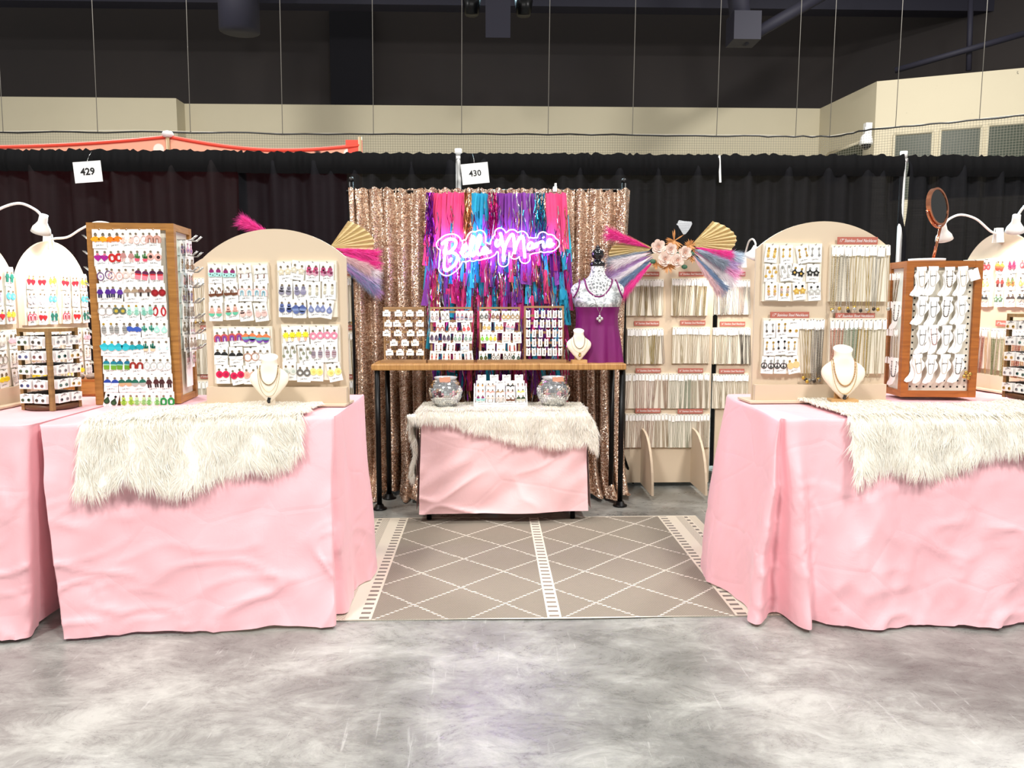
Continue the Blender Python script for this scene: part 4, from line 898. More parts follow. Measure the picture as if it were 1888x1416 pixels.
def ear_mesh(style, cols, stud='#9a8a72'):
    key = (style, cols, stud)
    if key in _ear: return _ear[key]
    mb = MB(); y0, y1 = -.0042, -.0012
    ms = [mat(stud, .3, .7)] + [mat(c, .4) for c in cols]; n = len(cols); c = lambda k: 1 + min(k, n - 1)
    mb.prism(circ(.0048, 0, 0, 8), y0, y1, 0)
    pr = lambda poly, k, dy=0.0: mb.prism(poly, y0 - dy, y1 - dy, c(k))
    if style == 'tassel':
        mb.ring(circ(.006, 0, -.004, 8), circ(.0042, 0, -.004, 8), y0, y1, 0)
        pr([(-.005, -.011), (-.016, -.018), (-.019, -.024), (-.015, -.026), (-.013, -.031), (-.006, -.029), (0, -.034), (.006, -.029), (.013, -.031), (.016, -.025), (.019, -.023), (.016, -.017), (.005, -.011)], 0)
    elif style == 'hexring': mb.ring(rect(.027, .034, 0, -.024, .008), rect(.012, .018, 0, -.024, .003), y0, y1, 1)
    elif style == 'ovalring': mb.ring(circ(.011, 0, -.023, 16, sz=1.75), circ(.0055, 0, -.023, 16, sz=2.5), y0, y1, 1)
    elif style == 'hoop': mb.ring(circ(.017, 0, -.021, 18), circ(.0148, 0, -.021, 18), y0, y1, 1)
    elif style == 'ring': mb.ring(circ(.015, 0, -.02, 16), circ(.0075, 0, -.02, 16), y0, y1, 1)
    elif style == 'disc': pr(circ(.0145, 0, -.02, 14), 0); n > 1 and pr(circ(.007, .002, -.021, 9), 1, .001)
    elif style == 'heart': pr(rect(.009, .006, 0, -.010), 1); pr(heartp(.0145, -.024), 0)
    elif style == 'leaf': pr(circ(.0075, 0, -.011, 8), 1); pr(leafp(.021, .026, -.027), 0); pr([(-.013, -.02), (-.004, -.026), (-.010, -.036)], 1, .001); pr([(.013, -.02), (.004, -.026), (.010, -.036)], 1, .001)
    elif style == 'rainbow':
        for k in range(3):
            r1, r2 = .0165 - .0048 * k, .0165 - .0048 * (k + 1) + .0006
            o = circ(r1, 0, -.022, 10, 0, PI) + [(-r1, -.036)] ; i = circ(r2, 0, -.022, 10, 0, PI) + [(-r2, -.036)]
            o = [(r1, -.036)] + o; i = [(r2, -.036)] + i; m = len(o)
            vs = [(x, y0, z) for x, z in o] + [(x, y0, z) for x, z in i]; mb.add(vs, [(q, q + 1, q + 1 + m, q + m) for q in range(m - 1)], mi=c(k))
            mb.add([(x, y1, z) for x, z in o] + [(x, y0, z) for x, z in o], [(q, q + 1, q + 1 + m, q + m) for q in range(m - 1)], mi=c(k))
    elif style == 'arch':
        o = [(.014, -.036)] + circ(.014, 0, -.022, 10, 0, PI) + [(-.014, -.036)]; i = [(.006, -.036)] + circ(.006, 0, -.022, 10, 0, PI) + [(-.006, -.036)]; m = len(o)
        mb.add([(x, y0, z) for x, z in o] + [(x, y0, z) for x, z in i], [(q, q + 1, q + 1 + m, q + m) for q in range(m - 1)], mi=1)
    elif style == 'blocks': pr(circ(.013, 0, -.016, 9, 0, PI), 0); pr(rect(.022, .005, 0, -.020), 1); pr([(-.011, -.023), (.011, -.023), (.010, -.040), (-.010, -.040)], 2)
    elif style == 'figure': pr([(-.013, -.020), (-.006, -.006), (.006, -.006), (.013, -.020), (.008, -.022), (.007, -.026), (-.007, -.026), (-.008, -.022)], 0); pr(rect(.0055, .014, -.0045, -.033), 1); pr(rect(.0055, .014, .0045, -.033), 1)
    elif style == 'mushroom': pr(circ(.0145, 0, -.018, 9, 0, PI), 0); pr(rect(.007, .016, 0, -.026), 1)
    elif style == 'cactus': pr(rect(.006, .026, 0, -.019, .002), 0); pr(rect(.004, .012, -.008, -.016, .001), 0); pr(rect(.004, .011, .008, -.021, .001), 0); pr(rect(.018, .005, 0, -.022), 0); n > 1 and pr([(-.010, -.028), (.010, -.028), (.007, -.038), (-.007, -.038)], 1, .001)
    elif style == 'tear': pr([(.0001, -.006)] + circ(.011, 0, -.026, 12, .6, 2 * PI - .6 - PI + .0)[:1] + [(x, z) for x, z in circ(.0115, 0, -.026, 14, PI / 2 - 1.2, -3 * PI / 2 + 1.2 + 0)], 0); n > 1 and pr(circ(.0055, 0, -.027, 8), 1, .001)
    elif style == 'tearring': mb.ring(circ(.014, 0, -.024, 14, sz=1.25), circ(.0115, 0, -.024, 14, sz=1.3), y0, y1, 1); n > 1 and pr(circ(.005, 0, -.024, 8), 1)
    elif style == 'pill': pr(rect(.017, .032, 0, -.024, .005), 0); n > 1 and (pr(rect(.017, .0015, 0, -.018), 1, .001), pr(rect(.017, .0015, 0, -.026), 1, .001))
    elif style == 'half': pr(circ(.0145, 0, -.020, 9, 0, PI), 0); pr(circ(.0145, 0, -.020, 9, PI, 2 * PI), 1)
    elif style == 'flower': pr(starp(.016, .010, 5, -.020), 0); pr(circ(.005, 0, -.020, 8), 1, .001)
    elif style == 'burst': pr(starp(.016, .009, 9, -.018), 0); n > 1 and pr(leafp(.012, .020, -.034), 1)
    elif style == 'fan': pr([(0, -.004)] + circ(.020, 0, -.010, 8, PI + .35, 2 * PI - .35), 0); pr(circ(.016, 0, -.020, 7, PI, 2 * PI), 1, .001); n > 2 and pr(circ(.013, 0, -.029, 7, PI, 2 * PI), 2, .001)
    elif style == 'uwire': mb.tube([(-.008, -.003, -.030), (-.008, -.003, 0), (-.004, -.003, .008), (.004, -.003, .008), (.008, -.003, 0), (.008, -.003, -.012)], .001, 4, mi=1); pr(circ(.006, -.008, -.034, 9), 1); pr(circ(.006, .008, -.016, 9), 1)
    elif style == 'peace':
        mb.ring(circ(.0135, 0, -.022, 16), circ(.011, 0, -.022, 16), y0, y1, 1); pr(rect(.0022, .024, 0, -.022), 0)
        for sg in (-1, 1): pr([(0, -.021), (sg * .0088, -.0295), (sg * .0075, -.031), (0, -.0235)][::sg], 0)
    elif style == 'umbrella': pr([(-.014, -.020)] + circ(.014, 0, -.019, 8, PI, 0)[::1] + [(.014, -.020), (.007, -.017), (0, -.020), (-.007, -.017)], 0); pr(rect(.0025, .016, 0, -.027), 1); pr(rect(.006, .0025, -.002, -.035), 1)
    elif style == 'cup': pr(circ(.0095, 0, -.010, 10), 0); pr([(-.016, -.016), (.016, -.016), (.012, -.032), (-.012, -.032)], 1, .001); pr(circ(.0025, -.005, -.022, 6), 2, .002); pr(circ(.0025, .005, -.026, 6), 2, .002)
    elif style == 'deer': pr([(-.016, -.022), (.010, -.022), (.012, -.012), (.018, -.008), (.016, -.016), (.015, -.030), (-.010, -.034), (-.016, -.028)], 0); pr(rect(.002, .012, .006, -.008), 0); pr(rect(.002, .010, -.008, -.016), 0)
    elif style == 'drops': [pr(circ(.006, 0, -.010 - .011 * k, 9), k) for k in range(3)]
    elif style == 'stack': pr(circ(.008, 0, -.011, 9), 0); pr(circ(.012, 0, -.021, 7, PI, 2 * PI), 1); pr(circ(.012, 0, -.028, 7, PI, 2 * PI), 2, .001); pr(circ(.010, 0, -.022, 7), 1)
    elif style == 'dangle': mb.tube([(0, -.003, -.004), (0, -.003, -.026)], .0011, 4, mi=1); pr(circ(.005, 0, -.028, 8), 0); pr(rect(.004, .010, 0, -.016, .001), 1)
    elif style == 'crown': pr(circ(.009, 0, -.010, 9), 0); pr(starp(.015, .011, 6, -.025), 1); pr(circ(.006, -.006, -.020, 7), 0, .001); pr(circ(.006, .006, -.024, 7), 2, .001)
    elif style == 'stud': pr(circ(.0062, 0, -.001, 9), 0)
    me = mb.mesh('earring', ms); _ear[key] = me; return me
def flat_script(width, lw, m):
    mb = MB(); s = width / 1290
    for st_ in spaths(2):
        for a, b in zip(st_, st_[1:]):
            ax, az, bx, bz = (a[0] - 915) * s, -(a[1] - 690) * s, (b[0] - 915) * s, -(b[1] - 690) * s; d = Vector((bx - ax, bz - az)); 
            if d.length < 1e-6: continue
            q = Vector((-d.y, d.x)).normalized() * lw; mb.add([(ax - q.x, 0, az - q.y), (bx - q.x, 0, bz - q.y), (bx + q.x, 0, bz + q.y), (ax + q.x, 0, az + q.y)], [(0, 1, 2, 3)])
    return mb.mesh('lettering', m)
LET = {w: flat_script(w, w * .011, INK) for w in (.030, .020)}
_cards = {}
def card_mesh(w, h, notch=False):
    k = (w, h, notch)
    if k not in _cards:
        c = .003; o = [(-w / 2, -h), (w / 2, -h), (w / 2, 0), (.005, 0), (.003, -.004), (-.003, -.004), (-.005, 0), (-w / 2, 0)]
        if notch: o = [(-w / 2, -h), (w / 2, -h), (w / 2, -.005), (w / 4, -.005), (w / 4, .004), (-w / 4, .004), (-w / 4, -.005), (-w / 2, -.005)]
        _cards[k] = MB().prism(o, -.0006, .0006).mesh('card', CARD)
    return _cards[k]
CN = {'#': ''}
ncard = [0]
def earring_card(M, w, h, style, cols, label, group, ez=.24, es=1.0, let=.85, stud='#9a8a72', flip=False, name='earring_card'):
    o = link(name, card_mesh(w, h), None, M); tag(o, label, 'earring card', group); ncard[0] += 1
    me = ear_mesh(style, cols, stud)
    z = -h * ez
    if style == 'stud': z = -h * .62
    for sx in (-1, 1): link('earring', me, o, Matrix.Translation((sx * w * .26, 0, z)) @ Matrix.Rotation(R.uniform(-.08, .08), 4, 'Y') @ Matrix.Scale(es, 4))
    lw = .030 if w > .045 else .020
    link('lettering', LET[lw], o, Matrix.Translation((0, -.0009, -h * (let if style != 'stud' and not flip else .2))))
    return o
ORD = ['top', 'second', 'third', 'fourth', 'fifth', 'sixth', 'seventh', 'eighth', 'ninth', 'bottom']
# colour words
def D(style, cols, words, stud='#9a8a72'): return (style, cols, words, stud)
TOWER = [
 [D('tassel', ('#f2a312',), 'amber tassel'), D('tassel', ('#ff7a10',), 'orange tassel'), D('leaf', ('#f6c5b8', '#fbe0d8'), 'pale pink leaf'), D('tearring', ('#f4c9c2', '#fbe4df'), 'blush loop'), D('rainbow', ('#c99384', '#d8aa9c', '#b07a6c'), 'dusty brown rainbow')],
 [D('heart', ('#a3158c', '#e56a8a'), 'magenta heart'), D('hexring', ('#c01a1a',), 'red cut corner ring'), D('figure', ('#b9837f', '#d9b9b3'), 'pink and brown doll'), D('cactus', ('#3f7a3c', '#f0526e'), 'green cactus in pink pot'), D('disc', ('#eab0a4', '#3a2420'), 'leopard spotted pink disc')],
 [D('tearring', ('#5a2a6e', '#b79ad0'), 'purple outline loop'), D('tearring', ('#dfb0a8', '#e9ccc6'), 'pink teardrop ring'), D('ring', ('#f0d3cb',), 'pale blush ring'), D('blocks', ('#5e1646', '#d8182c', '#ee8494'), 'plum red and pink block'), D('blocks', ('#4c1238', '#c4142a', '#ea7f90'), 'dark plum, red and pink block')],
 [D('figure', ('#4b1d86', '#20204e'), 'violet sweater figure'), D('figure', ('#5a2c98', '#1e1e46'), 'violet sweater figure'), D('mushroom', ('#a8937a', '#8f8478'), 'taupe mushroom'), D('mushroom', ('#8a6a5c', '#2a2424'), 'brown spotted mushroom'), D('disc', ('#8d0e18', '#a81a24'), 'dark red disc')],
 [D('hoop', ('#b8b6b2',), 'grey hoop'), D('disc', ('#5d6a5e', '#c3ad3e'), 'mossy green disc', '#caa85a'), D('leaf', ('#8cc8b4', '#b9dccf'), 'mint leaf', '#d9b24a'), D('leaf', ('#74b7a4', '#a5d3c6'), 'sea green leaf'), D('ovalring', ('#b3101e',), 'red oval ring')],
 [D('pill', ('#a2a3a0', '#6e706e'), 'grey banded pill', '#d9b24a'), D('pill', ('#9a9b98', '#686a68'), 'grey banded pill'), D('tassel', ('#3557b4',), 'cobalt blue tassel'), D('cactus', ('#3f9a86',), 'teal cactus'), D('tear', ('#a9e2d4', '#cdefe6'), 'mint teardrop')],
 [D('fan', ('#27b6c6', '#37c4d2'), 'turquoise fan', '#d9b24a'), D('fan', ('#20aebf', '#2fbccb'), 'turquoise fan'), D('tassel', ('#12a0ad',), 'teal tassel'), D('cactus', ('#0f6e5c', '#d9c7a6'), 'potted green plant'), D('dangle', ('#bfe4e4', '#e4f2f2'), 'pale blue bead drop')],
 [D('blocks', ('#0f7f94', '#8fd6b0', '#6aa52a'), 'teal and lime block'), D('blocks', ('#0c6c8c', '#7fc8a6', '#5f9a26'), 'blue and lime block'), D('arch', ('#8f2418',), 'rust red arch'), D('tearring', ('#b9c2c0', '#d0d8d6'), 'grey glass drop'), D('tearring', ('#c3ccca', '#dde3e1'), 'clear glass drop')],
 [D('half', ('#1a3f9a', '#f2f2f2'), 'blue moon'), D('half', ('#0f5c48', '#c3a079'), 'green and wood half disc'), D('half', ('#0e6450', '#a9aaa4'), 'green and grey half disc'), D('figure', ('#4a1f22', '#2a1416'), 'spotted burgundy arch'), D('figure', ('#3f1a1c', '#2a1416'), 'spotted burgundy arch')],
 [D('tear', ('#1a3f22', '#2f5a2f'), 'dark green drop', '#111111'), D('leaf', ('#7fae2a', '#a8c95a'), 'lime leaf'), D('leaf', ('#86b56a', '#b6d5a0'), 'soft green leaf'), D('leaf', ('#6fae5c', '#a9d39a'), 'speckled green leaf'), D('hexring', ('#0c8a3c',), 'emerald cut corner ring')]]
GROUPS = {}
# ------------------------------------------------------------------ arch boards with panels
HOOKM = {}
def hook_mesh(m, L=.022):
    if (m.name, L) not in HOOKM: HOOKM[(m.name, L)] = MB().tube([(0, .002, .004), (0, -L * .8, .002), (0, -L, .006)], .0011, 4).mesh('hook', m)
    return HOOKM[(m.name, L)]
def arch_poly(w, h, spring, n=24):
    x = w / 2; rise = h - spring; Rr = (x * x + rise * rise) / (2 * rise); a = math.asin(min(1, x / Rr)); cz = h - Rr
    if rise > x: a = PI - a
    return [(-x, 0), (x, 0)] + [(Rr * math.sin(a - 2 * a * k / n), cz + Rr * math.cos(a - 2 * a * k / n)) for k in range(n + 1)]
def arch_board(fr_, w, h, spring, label, name='arch_board', foot=True, group=None):
    t = thing(name, fr_.M, label, 'display board', group)
    MB().prism(arch_poly(w, h, spring), 0, .012).build('board', BEIGE, t)
    if foot:
        MB().bbox((-w / 2 + .004, -.03, .0), (w / 2 - .004, 0, .075)).build('front_ledge', BEIGE, t)
        MB().bbox((-w / 2 - .03, -.07, 0), (w / 2 + .0, .09, .008)).build('foot_plate', BEIGE, t)
    return t
def panel(t, fr_, quad, th=.018, m=PANEL, name='panel'):
    us = [fr_.uv(*q, off=-th) for q in quad]; u0 = (us[0][0] + us[3][0]) / 2; u1 = (us[1][0] + us[2][0]) / 2; v1 = (us[0][1] + us[1][1]) / 2; v0 = (us[2][1] + us[3][1]) / 2
    p = MB().bbox((u0, -th, v0), (u1, 0.0, v1)).build(name, m, t)
    return p, (u0, u1, v0, v1)
ZS_ = ZTAB + .004
# left front arch
fa = Frame((-.885, 3.32, ZS_), -.05)
hA = fa.uv(508, 422)[1]; sA = (fa.uv(370, 477)[1] + fa.uv(630, 473)[1]) / 2; wA = fa.uv(632, 500)[0] - fa.uv(369, 500)[0]
ab = arch_board(fa, wA, hA, sA, 'beige arched board holding four panels of earring cards behind a necklace bust')
QL = [[(380, 485), (492, 483), (499, 589), (389, 591)], [(510, 481), (619, 480), (623, 584), (514, 585)], [(391, 602), (501, 601), (505, 706), (398, 708)], [(517, 599), (625, 597), (629, 700), (522, 701)]]
PL = [
 ('upper panel by the tower', [[D('cup', ('#8e2a6a', '#a9dcd8', '#2a2a2a'), 'berry cup'), D('cup', ('#8e2a6a', '#a9dcd8', '#2a2a2a'), 'berry cup'), D('umbrella', ('#e2ddd4', '#7a4a34'), 'pale umbrella'), D('umbrella', ('#dfe2e0', '#7a4a34'), 'pale umbrella')],
  [D('deer', ('#6a3a20',), 'brown deer'), D('deer', ('#6a3a20',), 'brown deer'), D('rainbow', ('#eec6c0', '#f6f2ee', '#8ab8c8'), 'pastel rainbow'), D('rainbow', ('#e8c3c0', '#f4f2ee', '#7fb3c4'), 'pastel rainbow')],
  [D('stack', ('#f0b6a8', '#f0b6a8', '#5fbf9c'), 'peach and green mermaid'), D('stack', ('#f0b6a8', '#f0b6a8', '#5fbf9c'), 'peach and green mermaid'), D('stack', ('#e8e4de', '#f0cfc8', '#f2c2b8'), 'blush stack'), D('stack', ('#d9dcd8', '#f0cfc8', '#eec0b8'), 'blush stack')]]),
 ('upper panel of pale floral designs', [[D('flower', ('#d8cfb4', '#f0ead8'), 'speckled cream flower'), D('flower', ('#d4ccb6', '#efe9da'), 'speckled cream flower'), D('crown', ('#b8466e', '#d8a0b4', '#7a2a4c'), 'rose pink print'), D('crown', ('#a83c68', '#c88aa6', '#6e2444'), 'rose pink print')],
  [D('stack', ('#7d7a86', '#a9a6b4', '#8e8a9c'), 'grey violet print'), D('stack', ('#75728a', '#a6a2ba', '#8a86a2'), 'grey violet print'), D('drops', ('#c9c3ac', '#ddd8c6', '#b9b49e'), 'cream floral drop'), D('drops', ('#cfcab6', '#e2ded0', '#c3beaa'), 'cream floral drop')],
  [D('stack', ('#5a68a0', '#8a98c4', '#48568e'), 'blue willow print'), D('fan', ('#4e5f9a', '#7f92c0', '#5f70a8'), 'blue willow fan'), D('tear', ('#7c86b0', '#a9b2d0'), 'blue print drop'), D('tear', ('#7a84b2', '#a5aed2'), 'blue print drop')]]),
 ('lower panel by the tower', [[D('rainbow', ('#c85a4a', '#b04a7e', '#7a3aa0'), 'sunset rainbow'), D('rainbow', ('#c85a4a', '#b04a7e', '#7a3aa0'), 'sunset rainbow'), D('fan', ('#e07a4a', '#6ab4b8', '#7a3ea8'), 'teal and purple fan'), D('fan', ('#e07a4a', '#6ab4b8', '#7a3ea8'), 'teal and purple fan')],
  [D('half', ('#1e1e1e', '#f6f6f4'), 'checked half disc'), D('half', ('#1e1e1e', '#f6f6f4'), 'checked half disc'), D('hoop', ('#b87a5c',), 'copper hoop'), D('hoop', ('#c9c6c0',), 'silver hoop')],
  [D('disc', ('#d3114e', '#b00d40'), 'crimson rosette'), D('disc', ('#d3114e', '#b00d40'), 'crimson rosette'), D('disc', ('#f0b4a4', '#e89e8c'), 'peach bloom'), D('disc', ('#f2c0b2', '#e8a898'), 'peach bloom')]]),
 ('lower panel with yellow earrings', [[D('burst', ('#f4e02a', '#f6d8a8'), 'yellow pompom'), D('burst', ('#f4e02a', '#f2b8a0'), 'yellow pompom'), D('ring', ('#f08aa4',), 'pink bead ring'), D('ring', ('#f08aa4',), 'pink bead ring')],
  [D('uwire', ('#8a8f7a',), 'threader disc'), D('uwire', ('#8a8f7a',), 'threader disc'), D('pill', ('#a898a0', '#2a2a5a'), 'grey robot'), D('pill', ('#b0a0a8', '#8a2a3a'), 'grey robot')],
  [D('disc', ('#d6dcd6', '#b8c4bc'), 'pale disc'), D('ring', ('#6b6864',), 'charcoal ring'), D('disc', ('#efe48e', '#dccc6a'), 'lemon shell'), D('disc', ('#f0e698', '#dccc6a'), 'lemon shell')]])]
def card_row(fr_, t_panel, x0, x1, ys, w, h, row, rowword, disp, group, off, es=1.0, hm=None, skip=None):
    n = len(row)
    for k, (stl, cols, words, stud) in enumerate(row):
        u = lerp(x0, x1, (k + .5) / n) + R.uniform(-.004, .004); 
        if skip and skip(u, ys): continue
        til = R.gauss(0, .05) if R.random() < .8 else R.choice((-.2, .18)); dy = R.uniform(0, .004)
        earring_card(fr_.at(u, ys + R.uniform(-.004, .004), off - dy, til), w, h, stl, cols, 'white card of %s earrings, %s row, %s' % (words, rowword, disp), group, es=es, stud=stud)
        if hm is not None and t_panel is not None: link('hook', hook_mesh(hm), t_panel, Matrix.Translation((u, off + .012, ys - .004)))
for q, (disp, rows_) in zip(QL, PL):
    p, (u0, u1, v0, v1) = panel(ab, fa, q)
    for r, row in enumerate(rows_):
        vt = lerp(v1, v0, (r + .08) / 3.05)
        card_row(fa, p, u0 + .004, u1 - .004, vt, .056, .078, row, ORD[r] if r < 2 else 'bottom', disp, 'earring cards on the ' + disp, -.023, hm=BLACK)
# ------------------------------------------------------------------ earring tower
ft = Frame(Vector((G(177, 748, ZTAB).x, G(177, 748, ZTAB).y, ZTAB + .004)), .10)
tw = ft.uv(334, 740)[0] - .0; th_ = ft.uv(156, 410)[1]; td = .27
tw = max(.30, tw)
def tower(fr_, w, h, d, label, wood, st=.032, rail=.028):
    t = thing('display_tower', fr_.M, label, 'display tower')
    for x in (0, w - st):
        for y in (0, d - st): MB().bbox((x, y, 0), (x + st, y + st, h)).build('corner_post', wood, t)
    for z in (0, h - rail):
        MB().bbox((st, .001, z), (w - st, .02, z + rail)).build('rail', wood, t); MB().bbox((st, d - .02, z), (w - st, d - .001, z + rail)).build('rail', wood, t)
        for x in (.001, w - .021): MB().bbox((x, st, z), (x + .02, d - st, z + rail)).build('rail', wood, t)
    MB().bbox((st - .002, st, h - .012), (w - st + .002, d - st, h - .001)).build('top_board', wood, t)
    pan = MB().bbox((st - .002, .014, rail - .002), (w - st + .002, .018, h - rail + .002)).build('pegboard', mat('#d9d2c2', .6), t)
    MB().bbox((st - .002, d - .018, rail), (w - st + .002, d - .014, h - rail)).build('pegboard', mat('#d9d2c2', .6), t)
    for x in (.013, w - .017): MB().bbox((x, st - .002, rail), (x + .004, d - st + .002, h - rail)).build('pegboard', mat('#d9d2c2', .6), t)
    return t, pan
tow, tpan = tower(ft, tw, th_, td, 'tall brown wooden pegboard tower covered in rows of earring cards', OAK)
for r, row in enumerate(TOWER):
    for k, (stl, cols, words, stud) in enumerate(row):
        px = lerp(171, 196.5, r / 9) + 12.5 + 24.8 * k; py = lerp(423, 722, r / 9); u, v = ft.uv(px, py, -.012)
        lab = 'white card of %s earrings on the brown tower, %s row' % (words, ORD[r])
        til = R.gauss(0, .04) if (r, k) not in ((2, 0), (2, 3), (9, 0), (4, 3)) else {(2, 0): -.2, (2, 3): .12, (9, 0): .25, (4, 3): -.12}[(r, k)]
        earring_card(ft.at(u, v, -.012 - R.uniform(0, .006), til), .056, .077, stl, cols, lab, 'earring cards on the front of the brown tower', stud=stud)
        link('hook', hook_mesh(WHITE if r == 0 else BLACK, .03), tpan, Matrix.Translation((u, .016, v - .003)))
# right side of the tower: wire forks and cards seen edge on
FORK = MB()
for a in (-.012, 0, .012): FORK.tube([(0, a, 0), (.062, a, .0), (.085, a, .020)], .0019, 4)
FORK.tube([(0, -.014, 0), (0, .014, 0)], .0016, 4)
FORKM = FORK.mesh('wire_fork', STEEL)
sidec = ['#c9a0a8', '#8a6a44', '#b98a8a', '#7a6a8a', '#a89a8a', '#8e8478', '#b0a090', '#9a8e80', '#c0b4a4', '#a08e7e']
for r in range(10):
    v = lerp(th_ - .06, .09, r / 9)
    if r < 8:
        for b in (.10, .18): link('wire_fork', FORKM, tow, Matrix.Translation((tw - .018, b, v)))
        for q in range(3):
            M = ft.M @ Matrix.Translation((tw + .008 + .012 * q, .10 + .03 * (q % 2), v - .002)) @ Matrix.Rotation(PI / 2 + R.uniform(-.5, .2), 4, 'Z') @ Matrix.Rotation(R.gauss(0, .05), 4, 'Y')
            earring_card(M, .05, .074, ('leaf', 'drops', 'tear')[(r + q) % 3], (sidec[r], sidec[(r + 3) % 10], sidec[(r + 5) % 10]), 'earring card on a wire fork on the tower side, %s fork' % ORD[r], 'earring cards on the side of the brown tower', es=1.0)
    if r < 9:
        link('wire_fork', FORKM, tow, Matrix.Translation((.018, .14, v)) @ Matrix.Rotation(PI, 4, 'Z'))
        M = ft.M @ Matrix.Translation((-.012, .14, v - .002)) @ Matrix.Rotation(-PI / 2 + .25, 4, 'Z')
        earring_card(M, .05, .074, 'drops', (sidec[9 - r], '#e8e0d6', sidec[r]), 'pale earring card hanging on the stud rack side of the tower, %s fork' % ORD[r], 'earring cards on the far side of the brown tower')
# paper list clipped to the tower's side
o = MB().bbox((0, 0, 0), (.003, .09, .20)).build('paper_list', CARD, None, ft.M @ Matrix.Translation((tw + .002, .09, .06))); tag(o, 'narrow white paper list fixed low on the tower side', 'paper')
# ------------------------------------------------------------------ right front arch
fb = Frame((P(1515, 744, 3.36).x, 3.36, ZS_), .02)
hB = fb.uv(1522, 408)[1]; sB = (fb.uv(1393, 461)[1] + fb.uv(1640, 457)[1]) / 2; cxB = (fb.uv(1393, 500)[0] + fb.uv(1640, 500)[0]) / 2
fb = Frame(fb.M @ Vector((cxB, 0, 0)), .02); wB = fb.uv(1640, 480)[0] - fb.uv(1393, 480)[0]
bb = arch_board(fb, wB, hB, sB, 'beige arched board with stainless necklaces and earring cards behind a necklace bust')
QR = [[(1409, 448), (1515, 448), (1513, 555), (1405, 556)], [(1533, 450), (1639, 452), (1636, 556), (1528, 556)], [(1408, 586), (1519, 587), (1515, 688), (1403, 689)], [(1530, 586), (1634, 587), (1630, 689), (1526, 689)]]
prs = [panel(bb, fb, q) for q in QR]
gold, silv, blk = '#c9a24a', '#bdbdb8', '#1c1c1c'
PRT = [[D('drops', (gold, '#e2c47a', gold), 'gold cluster', gold), D('dangle', (gold, '#e2c47a'), 'small gold drop', gold), D('dangle', ('#a8874a', gold), 'gold bar drop', gold), D('dangle', ('#8a8a88', silv), 'silver bar drop', silv)],
 [D('uwire', (gold,), 'gold flower threader', gold), D('uwire', (silv,), 'silver flower threader', silv), D('flower', (blk, gold), 'black enamel flower', gold), D('flower', (blk, silv), 'silver edged black flower', silv)],
 [D('drops', ('#d8b9a0', gold, '#c8a07a'), 'tiny peach bead', gold), D('drops', ('#d0b0a8', '#a8988a', gold), 'pink bead', gold), D('flower', (gold, '#e8c86a'), 'large gold flower', blk), D('flower', (silv, '#e8e8e4'), 'large silver flower', '#555555')]]
u0, u1, v0, v1 = prs[0][1]
for r, row in enumerate(PRT): card_row(fb, prs[0][0], u0 + .004, u1 - .004, lerp(v1, v0, (r + .08) / 3.05), .054, .076, row, ('top', 'second', 'bottom')[r], 'upper panel of the stainless arch', 'earring cards on the upper panel of the stainless arch', -.023, hm=BLACK)
u0, u1, v0, v1 = prs[2][1]; um = lerp(u0, u1, .57)
PRB = [[D('dangle', ('#55504a', silv), 'dark drop', silv), D('dangle', ('#6a5a4a', gold), 'bronze drop', gold), D('stud', (gold,), 'gold stud', gold)], [D('dangle', ('#8a7a5a', gold), 'gold leaf', gold), D('dangle', ('#2a2a2a', silv), 'dark ring drop', '#222222'), D('dangle', ('#a89a7a', gold), 'gold charm', gold)], [D('peace', (blk,), 'black peace sign', silv), D('peace', (blk,), 'black peace sign', silv), D('disc', ('#e2c48a',), 'gold coin', gold)]]
for r, row in enumerate(PRB): card_row(fb, prs[2][0], u0 + .004, um, lerp(v1, v0, (r + .08) / 3.05), .052, .074, row, ('top', 'second', 'bottom')[r], 'lower panel of the stainless arch', 'earring cards on the lower panel of the stainless arch', -.023, hm=BLACK)
# ------------------------------------------------------------------ carded necklaces
_chain = {}
def chain_mesh(kind, L, col, wd=.009, pend=None):
    key = (kind, L, col, wd, pend)
    if key in _chain: return _chain[key]
    mb = MB(); n = 12; pts = []; dk = '#' + ''.join('%02x' % int(int(col[i:i + 2], 16) * .86) for i in (1, 3, 5))
    m = mat(dk, .4, .25) if kind != 'bead' else mat(dk, .35)
    for k in range(n + 1): pts.append((-wd / 2 - .0006 * math.sin(k), -.001, -.004 - (L - wd) * k / n))
    for k in range(1, 6): a = PI * k / 6; pts.append((-wd / 2 * math.cos(a), -.001, -.004 - (L - wd) - wd * .8 * math.sin(a)))
    for k in range(n, -1, -1): pts.append((wd / 2 + .0006 * math.sin(k), -.001, -.004 - (L - wd) * k / n))
    mb.tube(pts, .0012 if kind == 'thin' else .0018, 4)
    if kind in ('bead', 'link'):
        step = .0075
        z = -.008
        while z > -L + .004:
            for sx in (-1, 1): mb.ball((sx * wd / 2, -.002, z), .0030 if kind == 'bead' else .0026, 5, (1, 1, 1.3))
            z -= step
    ms = [m]
    if pend: mb.mi = 1; mb.ball((0, -.004, -L - .006), .009, 7, (1, .5, 1)); ms.append(mat(pend, .3, .7))
    _chain[key] = mb.mesh('chain', ms); return _chain[key]
def necklace(M, kind, L, col, label, group, tw_=.017, tl=.042, wd=.009, pend=None):
    o = link('necklace_card', card_mesh(tw_, tl), None, M); tag(o, label, 'necklace card', group)
    link('chain', chain_mesh(kind, L, col, wd, pend), o, Matrix.Translation((0, .002, -tl + .012)))
    return o
